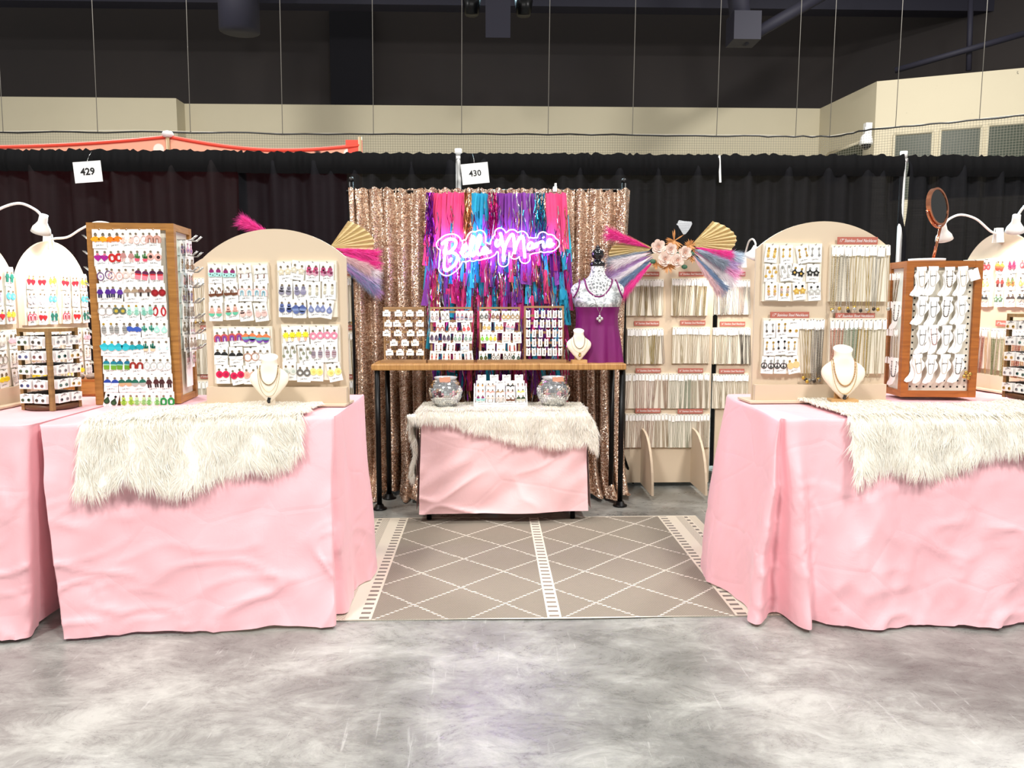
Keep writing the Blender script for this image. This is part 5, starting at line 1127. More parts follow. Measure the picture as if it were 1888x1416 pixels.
def neck_panel(fr_, pn, box, n, cols, kinds, L, what, disp, group, off=-.024, pend=None, u_rng=None, vis=None, wd=.009, cardw=.017):
    u0, u1, v0, v1 = box
    if u_rng: u0, u1 = lerp(u0, u1, u_rng[0]), lerp(u0, u1, u_rng[1])
    for k in range(n):
        u = lerp(u0, u1, (k + .5) / n) + R.uniform(-.002, .002); v = v1 - .006 + R.uniform(-.003, .003); M = fr_.at(u, v, off - .003 * (k % 2), R.gauss(0, .05))
        if vis and not vis(M): continue
        necklace(M, kinds[k * len(kinds) // n], L * R.uniform(.96, 1.03), cols[k * len(cols) // n], what[k * len(what) // n] + ' necklace on a white tag, ' + disp, group, cardw, .042, wd, pend[k % len(pend)] if pend else None)
        link('hook', hook_mesh(BLACK, .02), pn, Matrix.Translation((u, off + .012, v - .006)))
RED = m_wall('#b5695a', '#ad6152')
signs = {}
def sign(t, fr_, px0, py0, px1, py1, s, off=-.004):
    u0, v1 = fr_.uv(px0, py0, off); u1, v0 = fr_.uv(px1, py1, off); w, h = u1 - u0, v1 - v0
    o = MB().box((0, 0, 0), (w, .004, h)).build('script_sign', RED, t, Matrix.Translation(((u0 + u1) / 2, off - .002, (v0 + v1) / 2)))
    link('lettering', text_mesh(s, h * .62, WHITE, .35, .0, depth=.003, w=w * .92), o)
S17, S16, S18 = '17" Stainless Steel Necklaces', '16" Stainless Steel Necklaces', '18" Stainless Steel Necklaces'
sign(bb, fb, 1544, 437, 1617, 451, S17, -.012); sign(bb, fb, 1420, 575, 1491, 587, S17, -.012); sign(bb, fb, 1540, 577, 1612, 588, S16, -.012)
neck_panel(fb, prs[1][0], prs[1][1], 14, ['#d8c49a', '#cfcabc', '#c9a95a', '#dcc88e', '#d2b56a', '#b9b6ac', '#c8b078'], ['link', 'link', 'thin', 'thin', 'thin', 'thin', 'thin'], .235, ['pale gold link', 'silver link', 'gold snake', 'fine gold', 'gold rope', 'silver rope', 'gold'], 'upper panel beside the 17 inch sign', 'necklaces on the upper stainless panel', pend=('#c9a24a', '#bfbcb4', '#c9a24a', '#4a443e'), wd=.012)
neck_panel(fb, prs[2][0], prs[2][1], 8, ['#d9c69a', '#cdb272', '#b9b4a8', '#8a8478'], ['thin', 'thin', 'link', 'link'], .225, ['pale gold', 'gold', 'silver link', 'dark silver link'], 'lower panel beside the peace signs', 'necklaces on the lower stainless panel', pend=('#c9a24a', '#8a857c', '#4a443e'), u_rng=(.58, 1), wd=.011)
neck_panel(fb, prs[3][0], prs[3][1], 12, ['#d79a84', '#c98a70', '#a9b49a', '#93a58a', '#c9a95a', '#d9cda8', '#cfc39e', '#c2b48c'], ['bead', 'bead', 'bead', 'bead', 'link', 'link', 'thin', 'thin'], .21, ['peach bead', 'rust bead', 'sage bead', 'green bead', 'gold link', 'pale link', 'cream chain', 'fine gold'], 'lower panel under the 16 inch sign', 'necklaces on the lower stainless panel under the sign', wd=.012)
# ================================================================== tall necklace boards at the back
def back_board(fr_, w, h, spring, label, feet):
    t = thing('necklace_board', fr_.M, label, 'display board', 'tall beige necklace boards')
    MB().prism(arch_poly(w, h, spring), 0, .015).build('board', BEIGE, t)
    for x in feet:
        pr = [(0, 0)] + [(-.36 * math.cos(a) ** .8 if math.cos(a) > 0 else 0, .36 * math.sin(a)) for a in [PI / 2 * k / 8 for k in range(9)]]
        vs = [(x - .007, p, z) for p, z in pr] + [(x + .007, p, z) for p, z in pr]; n = len(pr)
        MB().add(vs, [tuple(range(n)), tuple(range(2 * n - 1, n - 1, -1))] + [(i, i + n, (i + 1) % n + n, (i + 1) % n) for i in range(n)]).build('foot_bracket', BEIGE, t)
    return t
Y1 = 5.0
def bframe(pxc, Y): p = P(pxc, 900, Y); return Frame((p.x, Y, 0.028))
f1 = bframe(1228, Y1); f2 = bframe(1392, 5.06)
h1 = f1.uv(1228, 462)[1]; s1 = f1.uv(1228, 500)[1]
bR1 = back_board(f1, .555, h1, s1, 'tall beige board of hanging necklaces beneath the flower swag', (f1.uv(1182, 900)[0], f1.uv(1274, 900)[0]))
bR2 = back_board(f2, .56, h1 - .02, s1 - .02, 'tall beige board of hanging necklaces partly behind the stainless arch', (-.16, .18))
TC = ['#cdb98a', '#d8c9a2', '#c3ab72', '#b9a47a', '#d2c4a4', '#c9b48c']
RC = ['#d9b8a6', '#d2a593', '#c98f80', '#b98a86', '#d4b9a4', '#c9a890']
GC = ['#b9bda8', '#a9b39a', '#8f9f80', '#c9bda0', '#cdb79c', '#d0c2a8']
WC = ['#d6d2c8', '#cfc9bd', '#c0bab0', '#d9d4ca', '#c9a8a0', '#d8d5cc']
CW = {'TC': ['champagne', 'cream', 'old gold', 'bronze', 'ivory', 'tan'], 'RC': ['shell', 'rose', 'clay', 'mauve', 'sand', 'blush'], 'GC': ['pale sage', 'sage', 'moss', 'oat', 'peach', 'linen'], 'WC': ['pearl', 'silver', 'grey', 'white', 'pink', 'ice']}
PAN = [(bR1, f1, (1155, 514, 1223, 582), TC, ('thin', 'link', 'thin'), S16, 'cream chain', 'top panel beneath the pink plume'), (bR1, f1, (1238, 513, 1305, 582), TC[::-1], ('link', 'thin', 'link'), S16, 'pale gold chain', 'top panel below the roses'), (bR2, f2, (1314, 515, 1382, 580), WC, ('bead', 'link', 'bead'), S17, 'silver bead', 'top panel under the clip lamp'),
 (bR1, f1, (1156, 605, 1222, 671), ['#a98d52', '#b89a5c', '#a88f5a', '#c2a94e', '#b8a048', '#a99058', '#b3a7a0'], ('thin', 'thin', 'link'), S16, 'gold chain', 'second row panel beside the dress form'), (bR1, f1, (1240, 603, 1308, 670), TC, ('thin', 'thin'), S16, 'pale gold chain', 'second row panel in the board centre'), (bR2, f2, (1313, 604, 1382, 671), ['#b9a474', '#c2b080', '#8a7a52', '#a9946a', '#6a6258', '#55504a'], ('thin', 'thin', 'bead'), S16, 'bronze chain', 'second row panel beside the arch'),
 (bR1, f1, (1153, 688, 1231, 753), RC, ('thin', 'thin', 'bead'), S16, 'blush bead', 'third row blush panel'), (bR1, f1, (1232, 688, 1308, 753), GC, ('thin', 'bead', 'bead'), S16, 'sage and tan bead', 'third row sage panel'), (bR2, f2, (1313, 689, 1379, 753), TC[::-1], ('thin', 'thin'), S16, 'tan chain', 'third row panel beside the pink table'),
 (bR1, f1, (1153, 762, 1230, 825), ['#d2ad90', '#cf9f86', '#c9907a', '#c08a70', '#cdb79c', '#c9b08e'], ('thin', 'thin', 'link'), S16, 'peach chain', 'lowest peach panel'), (bR1, f1, (1231, 763, 1308, 825), GC, ('thin', 'thin', 'bead'), S16, 'sage chain', 'lowest sage panel')]
sg_y = {514: 501, 513: 501, 515: 501, 605: 592, 603: 591, 604: 593, 688: 679, 689: 680, 762: 753, 763: 754}
def cwords(cols, what):
    for nm, ls in (('TC', TC), ('RC', RC), ('GC', GC), ('WC', WC)):
        if cols == ls: return [w + ' ' + what.split()[-1] for w in CW[nm]]
        if cols == ls[::-1]: return [w + ' ' + what.split()[-1] for w in CW[nm][::-1]]
    base = ['dark gold', 'gold', 'brass', 'yellow gold', 'olive gold', 'bronze', 'silver'] if len(cols) == 7 else (['tan', 'sand', 'umber', 'bronze', 'charcoal', 'black'] if cols[0] == '#b9a474' else ['peach', 'rose', 'coral', 'copper', 'sand', 'wheat'])
    return [w + ' ' + what.split()[-1] for w in base]
for t, f, (a, b, c, d), cols, kinds, txt, what, disp in PAN:
    if d > 700: # long panels carry two rows: shared backing
        pass
    p, box = panel(t, f, [(a, b), (c, b), (c, d), (a, d)], .014)
    mid = (a + c) / 2 + 3; sign(t, f, mid - 23, sg_y[b], mid + 23, sg_y[b] + 8.5, txt, -.016 if b > 680 else -.002)
    neck_panel(f, p, box, 13, cols, kinds, (box[3] - box[2]) - .035, cwords(cols, what), disp, 'necklaces on the ' + disp, off=-.018)
# left pair, mostly hidden by the tables in front
f4 = bframe(592, Y1); f3 = bframe(428, 5.06)
bL2 = back_board(f4, .555, h1, s1, 'tall beige necklace board with a palm fan showing past the earring arch', (-.16, .16))
bL1 = back_board(f3, .56, h1 - .02, s1 - .09, 'tall beige necklace board showing between the tower and the earring arch', (-.16, .16))
def visL(M): x, y = proj(M.translation); return 338 < x < 392 or 625 < x < 680
for t, f, x0, x1, kk in ((bL1, f3, 352, 415, 0), (bL2, f4, 608, 664, 1)):
    for r, (ya, yb) in enumerate(((512, 593), (612, 690), (702, 772))):
        p, box = panel(t, f, [(x0, ya), (x1, ya), (x1, yb), (x0, yb)], .014)
        if r or kk: sign(t, f, (x0 + x1) / 2 - 14, ya - 12, (x0 + x1) / 2 + 14, ya - 4, S18)
        neck_panel(f, p, box, 9, TC if r != 1 else ['#b89a5c', '#c9b48c', '#c3ab72'], ('thin', 'thin', 'link'), (box[3] - box[2]) - .04, ['gold chain'], ('row %s beside the tower' % ORD[r]) if not kk else ('row %s beside the sequin curtain' % ORD[r]), 'necklaces on the half hidden boards', off=-.018, vis=visL, pend=('#b9944a', '#a8a39a') if r == 0 else None)
# ------------------------------------------------------------------ flower swags
def plume(t, Y, a, b, m, wpx, seed, O, n=1900):
    rr = random.Random(seed); A, B = P(a[0], a[1], Y), P(b[0], b[1], Y - .05); ax = B - A; L = ax.length; ax.normalize(); side = Vector((0, 1, 0)).cross(ax).normalized(); ro, mi, ti = [], [], []
    w = wpx * 1.55 * Y / F
    for k in range(n):
        s = rr.random() ** .8; p = A.lerp(B, s * .88); an = rr.uniform(0, 2 * PI); o = side * math.cos(an) + Vector((0, .6 * math.sin(an), 0)); l = L * .30 * rr.uniform(.7, 1.2)
        e = p + ax * l + o * w * (.3 + .9 * s) * rr.uniform(.2, 1.25) + Vector((0, 0, -.02 * s * rr.random())); q = p + ax * l * .5 + o * w * .35 * (.3 + s)
        ro.append(p - O); mi.append(q - O); ti.append(e - O)
    o = strands('plume', np.array(ro), np.array(mi), np.array(ti), .0010, m, t); return o
PM = {k: m_island([(0, a), (1, b)], .75) for k, (a, b) in {'pink': ('#e81a92', '#ff5cb8'), 'slate': ('#7d8899', '#aab4c2'), 'lilac': ('#b79ad0', '#dcc6ea'), 'white': ('#e8dfe4', '#fff8fb'), 'blue': ('#5d7398', '#90a8c6'), 'dusty': ('#d9aeb4', '#eccdd0'), 'mauve': ('#9a6aa8', '#c49ad0'), 'lpink': ('#ee9ad0', '#fac6e6'), 'pblue': ('#b9cfe6', '#e0edf8')}.items()}
PALM = m_wood('#c9b07a', '#e6d6a8', 8)
def palm_leaf(t, Y, base, tip, wpx, O, seed, flip=1):
    A, B = P(*base, Y), P(*tip, Y - .03); ax = B - A; L = ax.length; ax.normalize(); sd = Vector((0, 1, 0)).cross(ax).normalized(); n = 22; w = wpx * 1.55 * Y / F
    mb = MB(); vs = [A - O]
    for k in range(n + 1):
        f = k / n; s = (f - .5) * 2; ang = s * 1.05
        r = L * (1 - .30 * abs(s) ** 1.6); p = A + ax * (r * math.cos(ang * .75)) + sd * (w * math.sin(ang) * 1.05); p.y += (.012 if k % 2 else -.012); vs.append(p - O)
    mb.add(vs, [(0, k + 1, k + 2) for k in range(n)]); mb.build('palm_leaf', PALM, t)
_rose = None
def rose_mesh():
    global _rose
    if _rose: return _rose
    mb = MB(); rr = random.Random(2)
    for ring, (n, r, tilt, sz) in enumerate(((3, .10, 1.35, .42), (4, .28, 1.1, .5), (5, .46, .8, .6), (6, .62, .45, .68))):
        for k in range(n):
            a = 2 * PI * k / n + ring * .6
            def f(u, v, a=a, r=r, tilt=tilt, sz=sz):
                x = (u - .5) * 1.5 * sz * (1 - .25 * v * v); up = v * sz; cu = -.35 * (2 * u - 1) ** 2 * sz
                rad = r * .6 + up * math.cos(tilt) + cu * .8 + .12 * v * v; hh = up * math.sin(tilt) * 1.0 - ring * .12 + .10
                return (math.cos(a) * rad - math.sin(a) * x, -hh * .8, math.sin(a) * rad + math.cos(a) * x)
            mb.grid(f, 4, 4)
    mb.ball((0, -.25, 0), .16, 8, mi=1)
    for k in range(5): mb.tube([(.22 * math.cos(a), -.34, .22 * math.sin(a)) for a in [k * 1.26 + q * .25 for q in range(6)]], .03, 4, mi=1)
    t = NT('rose_petal'); o = t.coord('Generated'); g = t.noise(o, 3, 2); lw = t.new('ShaderNodeNewGeometry'); t.col(t.mix(lw.outputs['Random Per Island'], '#ead0c2', '#f7e8de')); t.rough(.7)
    _rose = mb.mesh('rose', [t.m, mat('#cf9a84', .7)]); return _rose  # second material: the rose's inner shading, put into the colour
def fern(t, Y, c, rpx, O, seed, m):
    rr = random.Random(seed); C = P(*c, Y); r = rpx * Y / F; mb = MB()
    for k in range(30):
        a = rr.uniform(0, 2 * PI); d = Vector((math.cos(a), rr.uniform(-.5, .1), math.sin(a))) * r * rr.uniform(.75, 1.1); w = d.cross(Vector((0, 1, 0))).normalized() * .004
        p = C - O; mb.add([p - w * .5, p + d * .6 - w, p + d, p + d * .6 + w, p + w * .5], [(0, 1, 3, 4), (1, 2, 3)])
    o = mb.build('dried_fern', m, t); o['kind'] = 'stuff'
COPP = mat('#c68a52', .5, .2); LEAFG = mat('#3f6a52', .6)
def swag(Y, label, plumes, palms, roses, ferns, O):
    t = thing('flower_swag', O, label, 'flower arrangement', 'feather and palm swags')
    for k, (a, b, m, w) in enumerate(plumes): plume(t, Y - .02 - .004 * k, a, b, PM[m], w, k + int(O.x * 100), O)
    for k, (a, b, w) in enumerate(palms): palm_leaf(t, Y - .015, a, b, w, O, k)
    for k, (c, r) in enumerate(ferns): fern(t, Y - .06, c, r, O, k, COPP)
    for k, (x, y, r) in enumerate(roses):
        p = P(x, y, Y - .09); s = r * Y / F * 1.0; link('rose', rose_mesh(), t, Matrix.Translation(p - O) @ Matrix.Rotation(k * 1.1, 4, 'Y') @ Matrix.Scale(s, 4))
    for x, y in [(x + (roses[0][0] - 1214), y + 6) for x, y in ((1275, 462), (1262, 486), (1204, 476), (1252, 462))]:
        p = P(x, y, Y - .07) - O; MB().ball(p, .016, 8, (1.2, .4, .9)).build('green_leaf', LEAFG, t)
    return t
O1 = P(1240, 470, 4.86)
swag(4.855, 'swag of blush roses, palm leaves and pink, lilac and blue plumes on the necklace board',
     [((1200, 458), (1124, 430), 'pink', 9), ((1200, 462), (1126, 482), 'slate', 8), ((1200, 464), (1130, 492), 'dusty', 8), ((1202, 466), (1133, 487), 'white', 9), ((1202, 470), (1124, 505), 'mauve', 10), ((1204, 473), (1130, 515), 'lilac', 10), ((1204, 476), (1146, 522), 'blue', 9), ((1206, 480), (1148, 540), 'pink', 8), ((1203, 472), (1128, 520), 'white', 7),
      ((1280, 456), (1345, 470), 'pink', 7), ((1280, 460), (1364, 474), 'pblue', 8), ((1280, 462), (1355, 490), 'lilac', 9), ((1280, 464), (1356, 505), 'lpink', 10), ((1280, 466), (1352, 520), 'white', 9), ((1278, 468), (1334, 532), 'blue', 9), ((1276, 470), (1326, 535), 'dusty', 7), ((1280, 460), (1335, 487), 'slate', 8)],
     [((1202, 456), (1122, 470), 20), ((1276, 450), (1358, 440), 26)],
     [(1214, 455, 12.5), (1237, 460, 11), (1263, 466, 11.5), (1226, 478, 12), (1249, 480, 11.5)], [((1243, 444), 20), ((1278, 472), 15), ((1212, 488), 12), ((1232, 490), 16), ((1272, 452), 12)], O1)
O2 = P(571, 470, 4.86)
swag(4.855, 'palm fan with pink, lilac and blue plumes on the board behind the earring arch',
     [((530, 452), (449, 408), 'pink', 9), ((612, 458), (692, 470), 'pink', 9), ((612, 462), (692, 488), 'pink', 7), ((612, 466), (691, 505), 'white', 10), ((610, 468), (690, 520), 'lilac', 9), ((610, 470), (688, 530), 'blue', 9), ((612, 464), (680, 496), 'dusty', 8), ((608, 470), (692, 534), 'mauve', 5)],
     [((608, 456), (690, 446), 30)], [(545, 462, 12.5), (568, 466, 11), (594, 470, 11.5), (557, 484, 12), (580, 486, 11.5)], [((568, 462), 12), ((600, 474), 14)], O2)
# ================================================================== displays on the wooden shelf
YSD = 4.60
FRW = m_wood('#8a6a48', '#b08a60')
def frame_stand(px0, px1, ytop, label, rails):
    a, b = P(px0, 668, YSD).x, P(px1, 668, YSD).x; zt = P((px0 + px1) / 2, ytop, YSD).z - ZS; f = Frame(((a + b) / 2, YSD, ZS)); w = b - a
    t = thing('card_display_rack', f.M, label, 'card display', 'wooden card frames on the shelf')
    for x in (-w / 2, w / 2 - .012): MB().bbox((x, 0, .012), (x + .012, .012, zt)).build('side_post', FRW, t)
    MB().bbox((-w / 2, -.001, zt - .012), (w / 2, .013, zt)).build('top_rail', FRW, t)
    MB().bbox((-w / 2 - .012, -.05, 0), (w / 2 + .012, .05, .016)).build('base', FRW, t)
    for py in rails:
        v = f.uv((px0 + px1) / 2, py)[1]; MB().bbox((-w / 2 + .012, .001, v - .007), (w / 2 - .012, .011, v + .007)).build('cross_rail', FRW, t)
    return t, f
t, f = frame_stand(708, 783, 566, 'wooden frame of small white pendant cards against the sequin curtain', (572, 592, 612, 631, 648))
sq = card_mesh(.044, .034, True)
PEND = MB().tube([(-.008, 0, 0), (-.006, 0, -.03)], .0008, 4).tube([(.008, 0, 0), (.009, 0, -.032)], .0008, 4).ball((-.006, 0, -.032), .003, 5).ball((.009, 0, -.034), .0036, 5).mesh('chain_drop', GOLDC)
LET2 = flat_script(.024, .0005, INK)
for rw, py, xs in (('top', 572.5, (713, 734.5, 755.5, 774.5)), ('second', 591.5, (716, 732, 753, 774.5)), ('third', 609, (713, 733.5, 757, 775)), ('fourth', 627, (726, 747, 765)), ('bottom', 644.5, (718, 737.5, 756, 774.5))):
    for x in xs:
        u, v = f.uv(x, py, -.005); o = link('pendant_card', sq, None, f.at(u, v, -.006, R.gauss(0, .03))); tag(o, 'small square pendant card with gold chain drop, %s row before the sequin curtain' % rw, 'pendant card', 'pendant cards on the wooden frame')
        link('chain_drop', PEND, o, Matrix.Translation((0, 0, -.034))); link('lettering', LET2, o, Matrix.Translation((0, -.001, -.018)))
def shelf_cards(px0, px1, label, rows_, disp, grp):
    t, f = frame_stand(px0, px1, 566, label, (575, 592, 612, 630, 650))
    for r, (py, xs, ds) in enumerate(rows_):
        for x, d in zip(xs, ds):
            u, v = f.uv(x, py, -.005); earring_card(f.at(u, v, -.006 - R.uniform(0, .003), R.gauss(0, .07)), .050, .066, d[0], d[1], 'white card of %s earrings, %s row, %s' % (d[2], (ORD[:4] + ['bottom'])[r], disp), grp, es=.85, ez=.28, stud=d[3])
gr = '#8a857c'
shelf_cards(794, 870, 'wooden frame of earring cards standing by the sequin curtain side of the fringe', [
 (573, (801, 820, 848, 864), [D('tear', ('#b9a8a6', '#d8ccc8'), 'grey pink drop'), D('tearring', ('#9a9694',), 'silver loop'), D('stack', ('#c98a94', '#8a90a8', '#c9a8b4'), 'rose and blue'), D('stack', ('#b0a8b0', '#d09aa6', '#9aa0b4'), 'lilac rose')]),
 (594, (812, 835, 858), [D('arch', ('#b06a54',), 'terracotta arch'), D('arch', ('#b87a68',), 'clay arch'), D('tear', ('#f0565a', '#f27a78'), 'coral drop')]),
 (612, (801, 823, 844, 864), [D('crown', ('#4a3a52', '#6a5a72', '#7a6a82'), 'plum butterfly'), D('crown', ('#463650', '#66566e', '#7a6a82'), 'plum butterfly'), D('tear', ('#8fae98', '#a8c2b0'), 'sage drop'), D('tear', ('#8aaa9a', '#a6c0b2'), 'sage drop')]),
 (631, (809, 832, 857), [D('dangle', ('#7a4a2a', '#5a3a22'), 'brown carrot'), D('dangle', ('#6a4226', '#503420'), 'brown carrot'), D('flower', ('#c9d8e8', '#e2ecf4'), 'pale blue butterfly')]),
 (647, (801, 823, 843, 863), [D('drops', ('#d8a08c', '#b83a34', '#d8a08c'), 'red bead drop'), D('drops', ('#d8a48e', '#b0322e', '#d8a890'), 'red bead drop'), D('dangle', ('#c9a088', '#b0907a'), 'tan bead drop'), D('drops', ('#a88a94', '#c9aab0', '#9a7a86'), 'mauve bead drop')])], 'frame by the sequin curtain', 'earring cards on the frame by the sequin curtain')
shelf_cards(884, 959, 'wooden frame of earring cards in the middle of the shelf before the fringe', [
 (573, (892, 914, 933, 950), [D('disc', ('#6a6a68', '#c9c9c6'), 'grey disc'), D('disc', ('#8a6a5a', '#c9a88a'), 'brown disc'), D('ring', ('#c9a86a',), 'gold bead hoop'), D('ring', ('#b09a7a',), 'brown bead hoop')]),
 (593, (898, 920, 942), [D('flower', ('#d9b96a', '#e8d29a'), 'gold sunflower'), D('flower', ('#d4b260', '#e8d29a'), 'gold sunflower'), D('half', ('#e8a0b4', '#a8b4c4'), 'pink and grey drop')]),
 (612, (893, 909, 934, 953), [D('tear', ('#7fd23a', '#a8e26a'), 'lime drop'), D('tear', ('#f0d838', '#f6e67a'), 'yellow drop'), D('flower', ('#efe9e6', '#d8a8a0'), 'white bunny'), D('flower', ('#f0ecea', '#d0a098'), 'white bunny')]),
 (631, (905, 924, 944), [D('stud', ('#c9c2b4',), 'tiny cream stud'), D('stud', ('#d8cbb0',), 'tiny cream stud'), D('drops', ('#c0564a', '#b04a42', '#a8423c'), 'rust triple disc')]),
 (647, (891, 915, 935, 953), [D('tear', ('#2f5a32', '#8a5a34'), 'green acorn'), D('tearring', ('#5a5a58', '#8a8a88'), 'black loop'), D('tearring', ('#4e4e50', '#8a8a8c'), 'grey loop'), D('tear', ('#3a4a40', '#6a7a70'), 'dark green drop')])], 'frame before the fringe', 'earring cards on the frame before the fringe')
t, f = frame_stand(966, 1039, 564, 'wooden frame of narrow white cards beside the small bust', (582, 596, 613, 632, 648))
nar = card_mesh(.024, .046)
CHARM = MB().box((0, 0, 0), (.003, .0015, .022)).ball((0, -.001, -.012), .0034, 5).mesh('charm', mat('#4a443e', .4, .3))
for r, (py, xs) in enumerate(((572, (973.5, 989, 1001.5, 1013, 1023, 1032.5)), (589.5, (974, 988, 999.5, 1010.5, 1021.5, 1033)), (607.5, (974, 985, 997, 1011, 1022.5, 1033)), (624.5, (973.5, 984.5, 996, 1007.5, 1021.5, 1033)), (641.5, (974, 984, 994, 1003, 1013.5, 1022.5, 1033)))):
    for x in xs:
        u, v = f.uv(x, py, -.005); o = link('narrow_card', nar, None, f.at(u, v, -.006, R.gauss(0, .035))); tag(o, 'narrow white charm card, %s row of the frame beside the small bust' % (ORD[:4] + ['bottom'])[r], 'charm card', 'narrow charm cards')
        link('charm', CHARM, o, Matrix.Translation((.001, -.002, -.022)))
# stepped white stand on the small table
YT = 4.33; c = P(923, 744, YT); f = Frame((c.x, YT, ZC + .012)); wS = 100 * YT / F
t = thing('card_stair', f.M, 'white stepped stand full of earring cards between the mirrored bowls', 'card display')
for k in range(4): MB().bbox((-wS / 2 + .006, .03 * k, .0), (wS / 2 - .006, .03 * k + .006, .03 + .028 * k)).build('step', WHITE, t)
for x in (-wS / 2, wS / 2 - .006): MB().prism([(0, 0), (.13, 0), (.13, .125), (.10, .125), (0, .03)], 0, .006).build('side_panel', WHITE, t, Matrix.Translation((x, 0, 0)) @ Matrix.Rotation(PI / 2, 4, 'Z') @ Matrix.Translation((0, -.006, 0)))
MB().bbox((-wS / 2, -.006, 0), (wS / 2, 0, .02)).build('front_lip', WHITE, t)
STP = [[D('cup', ('#8e2a6a', '#a9dcd8', '#2a2a2a'), 'berry cup'), D('umbrella', ('#e0d4c8', '#6a4030'), 'pale umbrella'), D('rainbow', ('#d8c6bc', '#eee6e0', '#b8aca4'), 'cream rainbow'), D('deer', ('#6a3a20',), 'brown deer'), D('half', ('#3a4a36', '#c9c6b4'), 'spotted half disc')],
 [D('drops', ('#e09a7a', '#c9b0a0', '#e0b09a'), 'peach bead'), D('disc', ('#f09a84', '#e8b0a0'), 'coral disc'), D('disc', ('#b08a5a', '#d0b080'), 'tan disc'), D('tassel', ('#f0a89a',), 'pink tassel'), D('burst', ('#f4e05a', '#f6e6a8'), 'yellow flower')],
 [D('drops', ('#e0a04a', '#d8c0a0', '#e0b060'), 'amber bead'), D('disc', ('#d8c0b0',), 'cream disc'), D('stud', ('#8a8a8a',), 'grey stud'), D('ring', ('#1e1e1e',), 'black ring'), D('dangle', ('#b03a34', '#8a2a26'), 'red bar')],
 [D('stud', ('#4a4a4a',), 'dark stud'), D('stud', ('#3a3a3a',), 'black stud'), D('stud', ('#5a5048',), 'brown stud'), D('stud', ('#2a2a2a',), 'small black stud')]]
for k, row in enumerate(STP):
    for q, d in enumerate(row):
        u = lerp(-wS / 2 + .01, wS / 2 - .01, (q + .5) / len(row))
        earring_card(f.at(u, .088 + .030 * k, .03 * k - .004, R.gauss(0, .03)), .048, .066, d[0], d[1], 'white card of %s earrings on the %s step of the white stand' % (d[2], ('lowest', 'second', 'third', 'top')[k]), 'earring cards on the white stepped stand', es=.85, ez=.3, stud=d[3])
# ================================================================== anklet tower with mirror
Yt = 3.40; o_ = P(1660, 725, Yt); fr2 = Frame((o_.x, Yt, ZTAB + .016), -.10)
w2 = fr2.uv(1799, 725)[0]; h2 = fr2.uv(1674, 481)[1]; d2 = .20
tw2, pan2 = tower(fr2, w2, h2, d2, 'brown wooden pegboard tower hung with white anklet cards, a mirror on top', OAKD)
HOLE = MB().prism(circ(.0042, 0, 0, 8), 0, .001).mesh('peg_hole', BLACK)
for i in range(9):
    for j in range(19):
        u, v = lerp(.045, w2 - .045, i / 8), lerp(.045, h2 - .05, j / 18)
        if i in (0, 8) or j in (0, 1): link('peg_hole', HOLE, pan2, Matrix.Translation((u, .0128, v)))
ANK = [(-.4, 0), (.4, 0), (.42, -.08), (.30, -.18), (.52, -.32), (.50, -.46), (.22, -.62), (.18, -.78), (-.02, -.93), (-.35, -1.0), (-.6, -.97), (-.55, -.88), (-.36, -.76), (-.26, -.6), (-.34, -.45), (-.5, -.3), (-.36, -.14)]
ANK = [(x * .052, z * .128) for x, z in ANK[::-1]]
ANKM = MB().prism(ANK, -.0008, .0008).mesh('anklet_card', CARD)
ANKL = flat_script(.026, .0006, INK)
def ank_chain(kind, col):
    key = ('ank', kind, col)
    if key not in _chain:
        mb = MB(); pts = [(.012 * math.copysign(abs(math.cos(a)) ** .5, -math.cos(a)), -.002, -.018 - .068 * math.sin(a) ** .7) for a in [PI * k / 16 for k in range(17)]]
        mb.tube(pts, .0009, 4)
        if kind: [mb.ball(p, .0026, 5) for p in pts]
        _chain[key] = mb.mesh('anklet_chain', mat(col, .35, .4))
    return _chain[key]
acols = [('#b39a6a', 0), ('#a99a8a', 0), ('#7a6448', 1), ('#c9b48a', 0), ('#9a948a', 0), ('#4a423a', 0), ('#5a5048', 1), ('#bdb6aa', 0), ('#55504a', 0), ('#b08a84', 1), ('#8a8478', 0), ('#8f9a94', 0), ('#a88a54', 0), ('#9a9488', 0), ('#b8a888', 0), ('#6a665e', 1)]
awords = ['fine gold', 'silver', 'brown bead', 'pale gold', 'silver rope', 'dark', 'black bead', 'pearl', 'black', 'pink bead', 'grey link', 'sage link', 'gold link', 'steel', 'cream link', 'grey bead']
axy = [(1699, 492), (1721, 491), (1751, 492), (1775, 491), (1702, 546), (1722, 548), (1747, 547), (1774, 545), (1702, 600), (1721, 599), (1746, 600), (1771, 598), (1691, 653), (1718, 654), (1743, 653), (1769, 653)]
for k, (x, y) in enumerate(axy):
    u, v = fr2.uv(x, y, -.01)
    for q in range(2):
        o = link('anklet_card', ANKM, None, fr2.at(u + .004 * q, v - .002 * q, -.012 + .007 * q, R.gauss(0, .05) + .12 * q)); lab = 'wavy white anklet card with %s chain on the anklet tower, %s row' % (awords[k], ORD[k // 4] if k < 12 else 'bottom')
        tag(o, lab if not q else 'wavy white anklet card tucked behind the %s one on the anklet tower' % awords[k], 'anklet card', 'anklet cards on the wooden tower')
        if not q: link('anklet_chain', ank_chain(acols[k][1], acols[k][0]), o); link('lettering', ANKL, o, Matrix.Translation((.002, -.001, -.042)))
    link('hook', hook_mesh(STEEL, .03), pan2, Matrix.Translation((u, .016, v - .004)))
u, v = fr2.uv(1796, 496, -.01); o = link('price_card', card_mesh(.042, .05), None, fr2.at(u - .01, v, -.02, -.3)); tag(o, 'tilted white price card at the top corner of the anklet tower', 'card')
u, v = fr2.uv(1783, 692, -.01); mb = MB()
for k in range(4): a = k * PI / 2 + .4; mb.ball((.013 * math.cos(a), 0, .013 * math.sin(a)), .010, 7, (1, .4, 1))
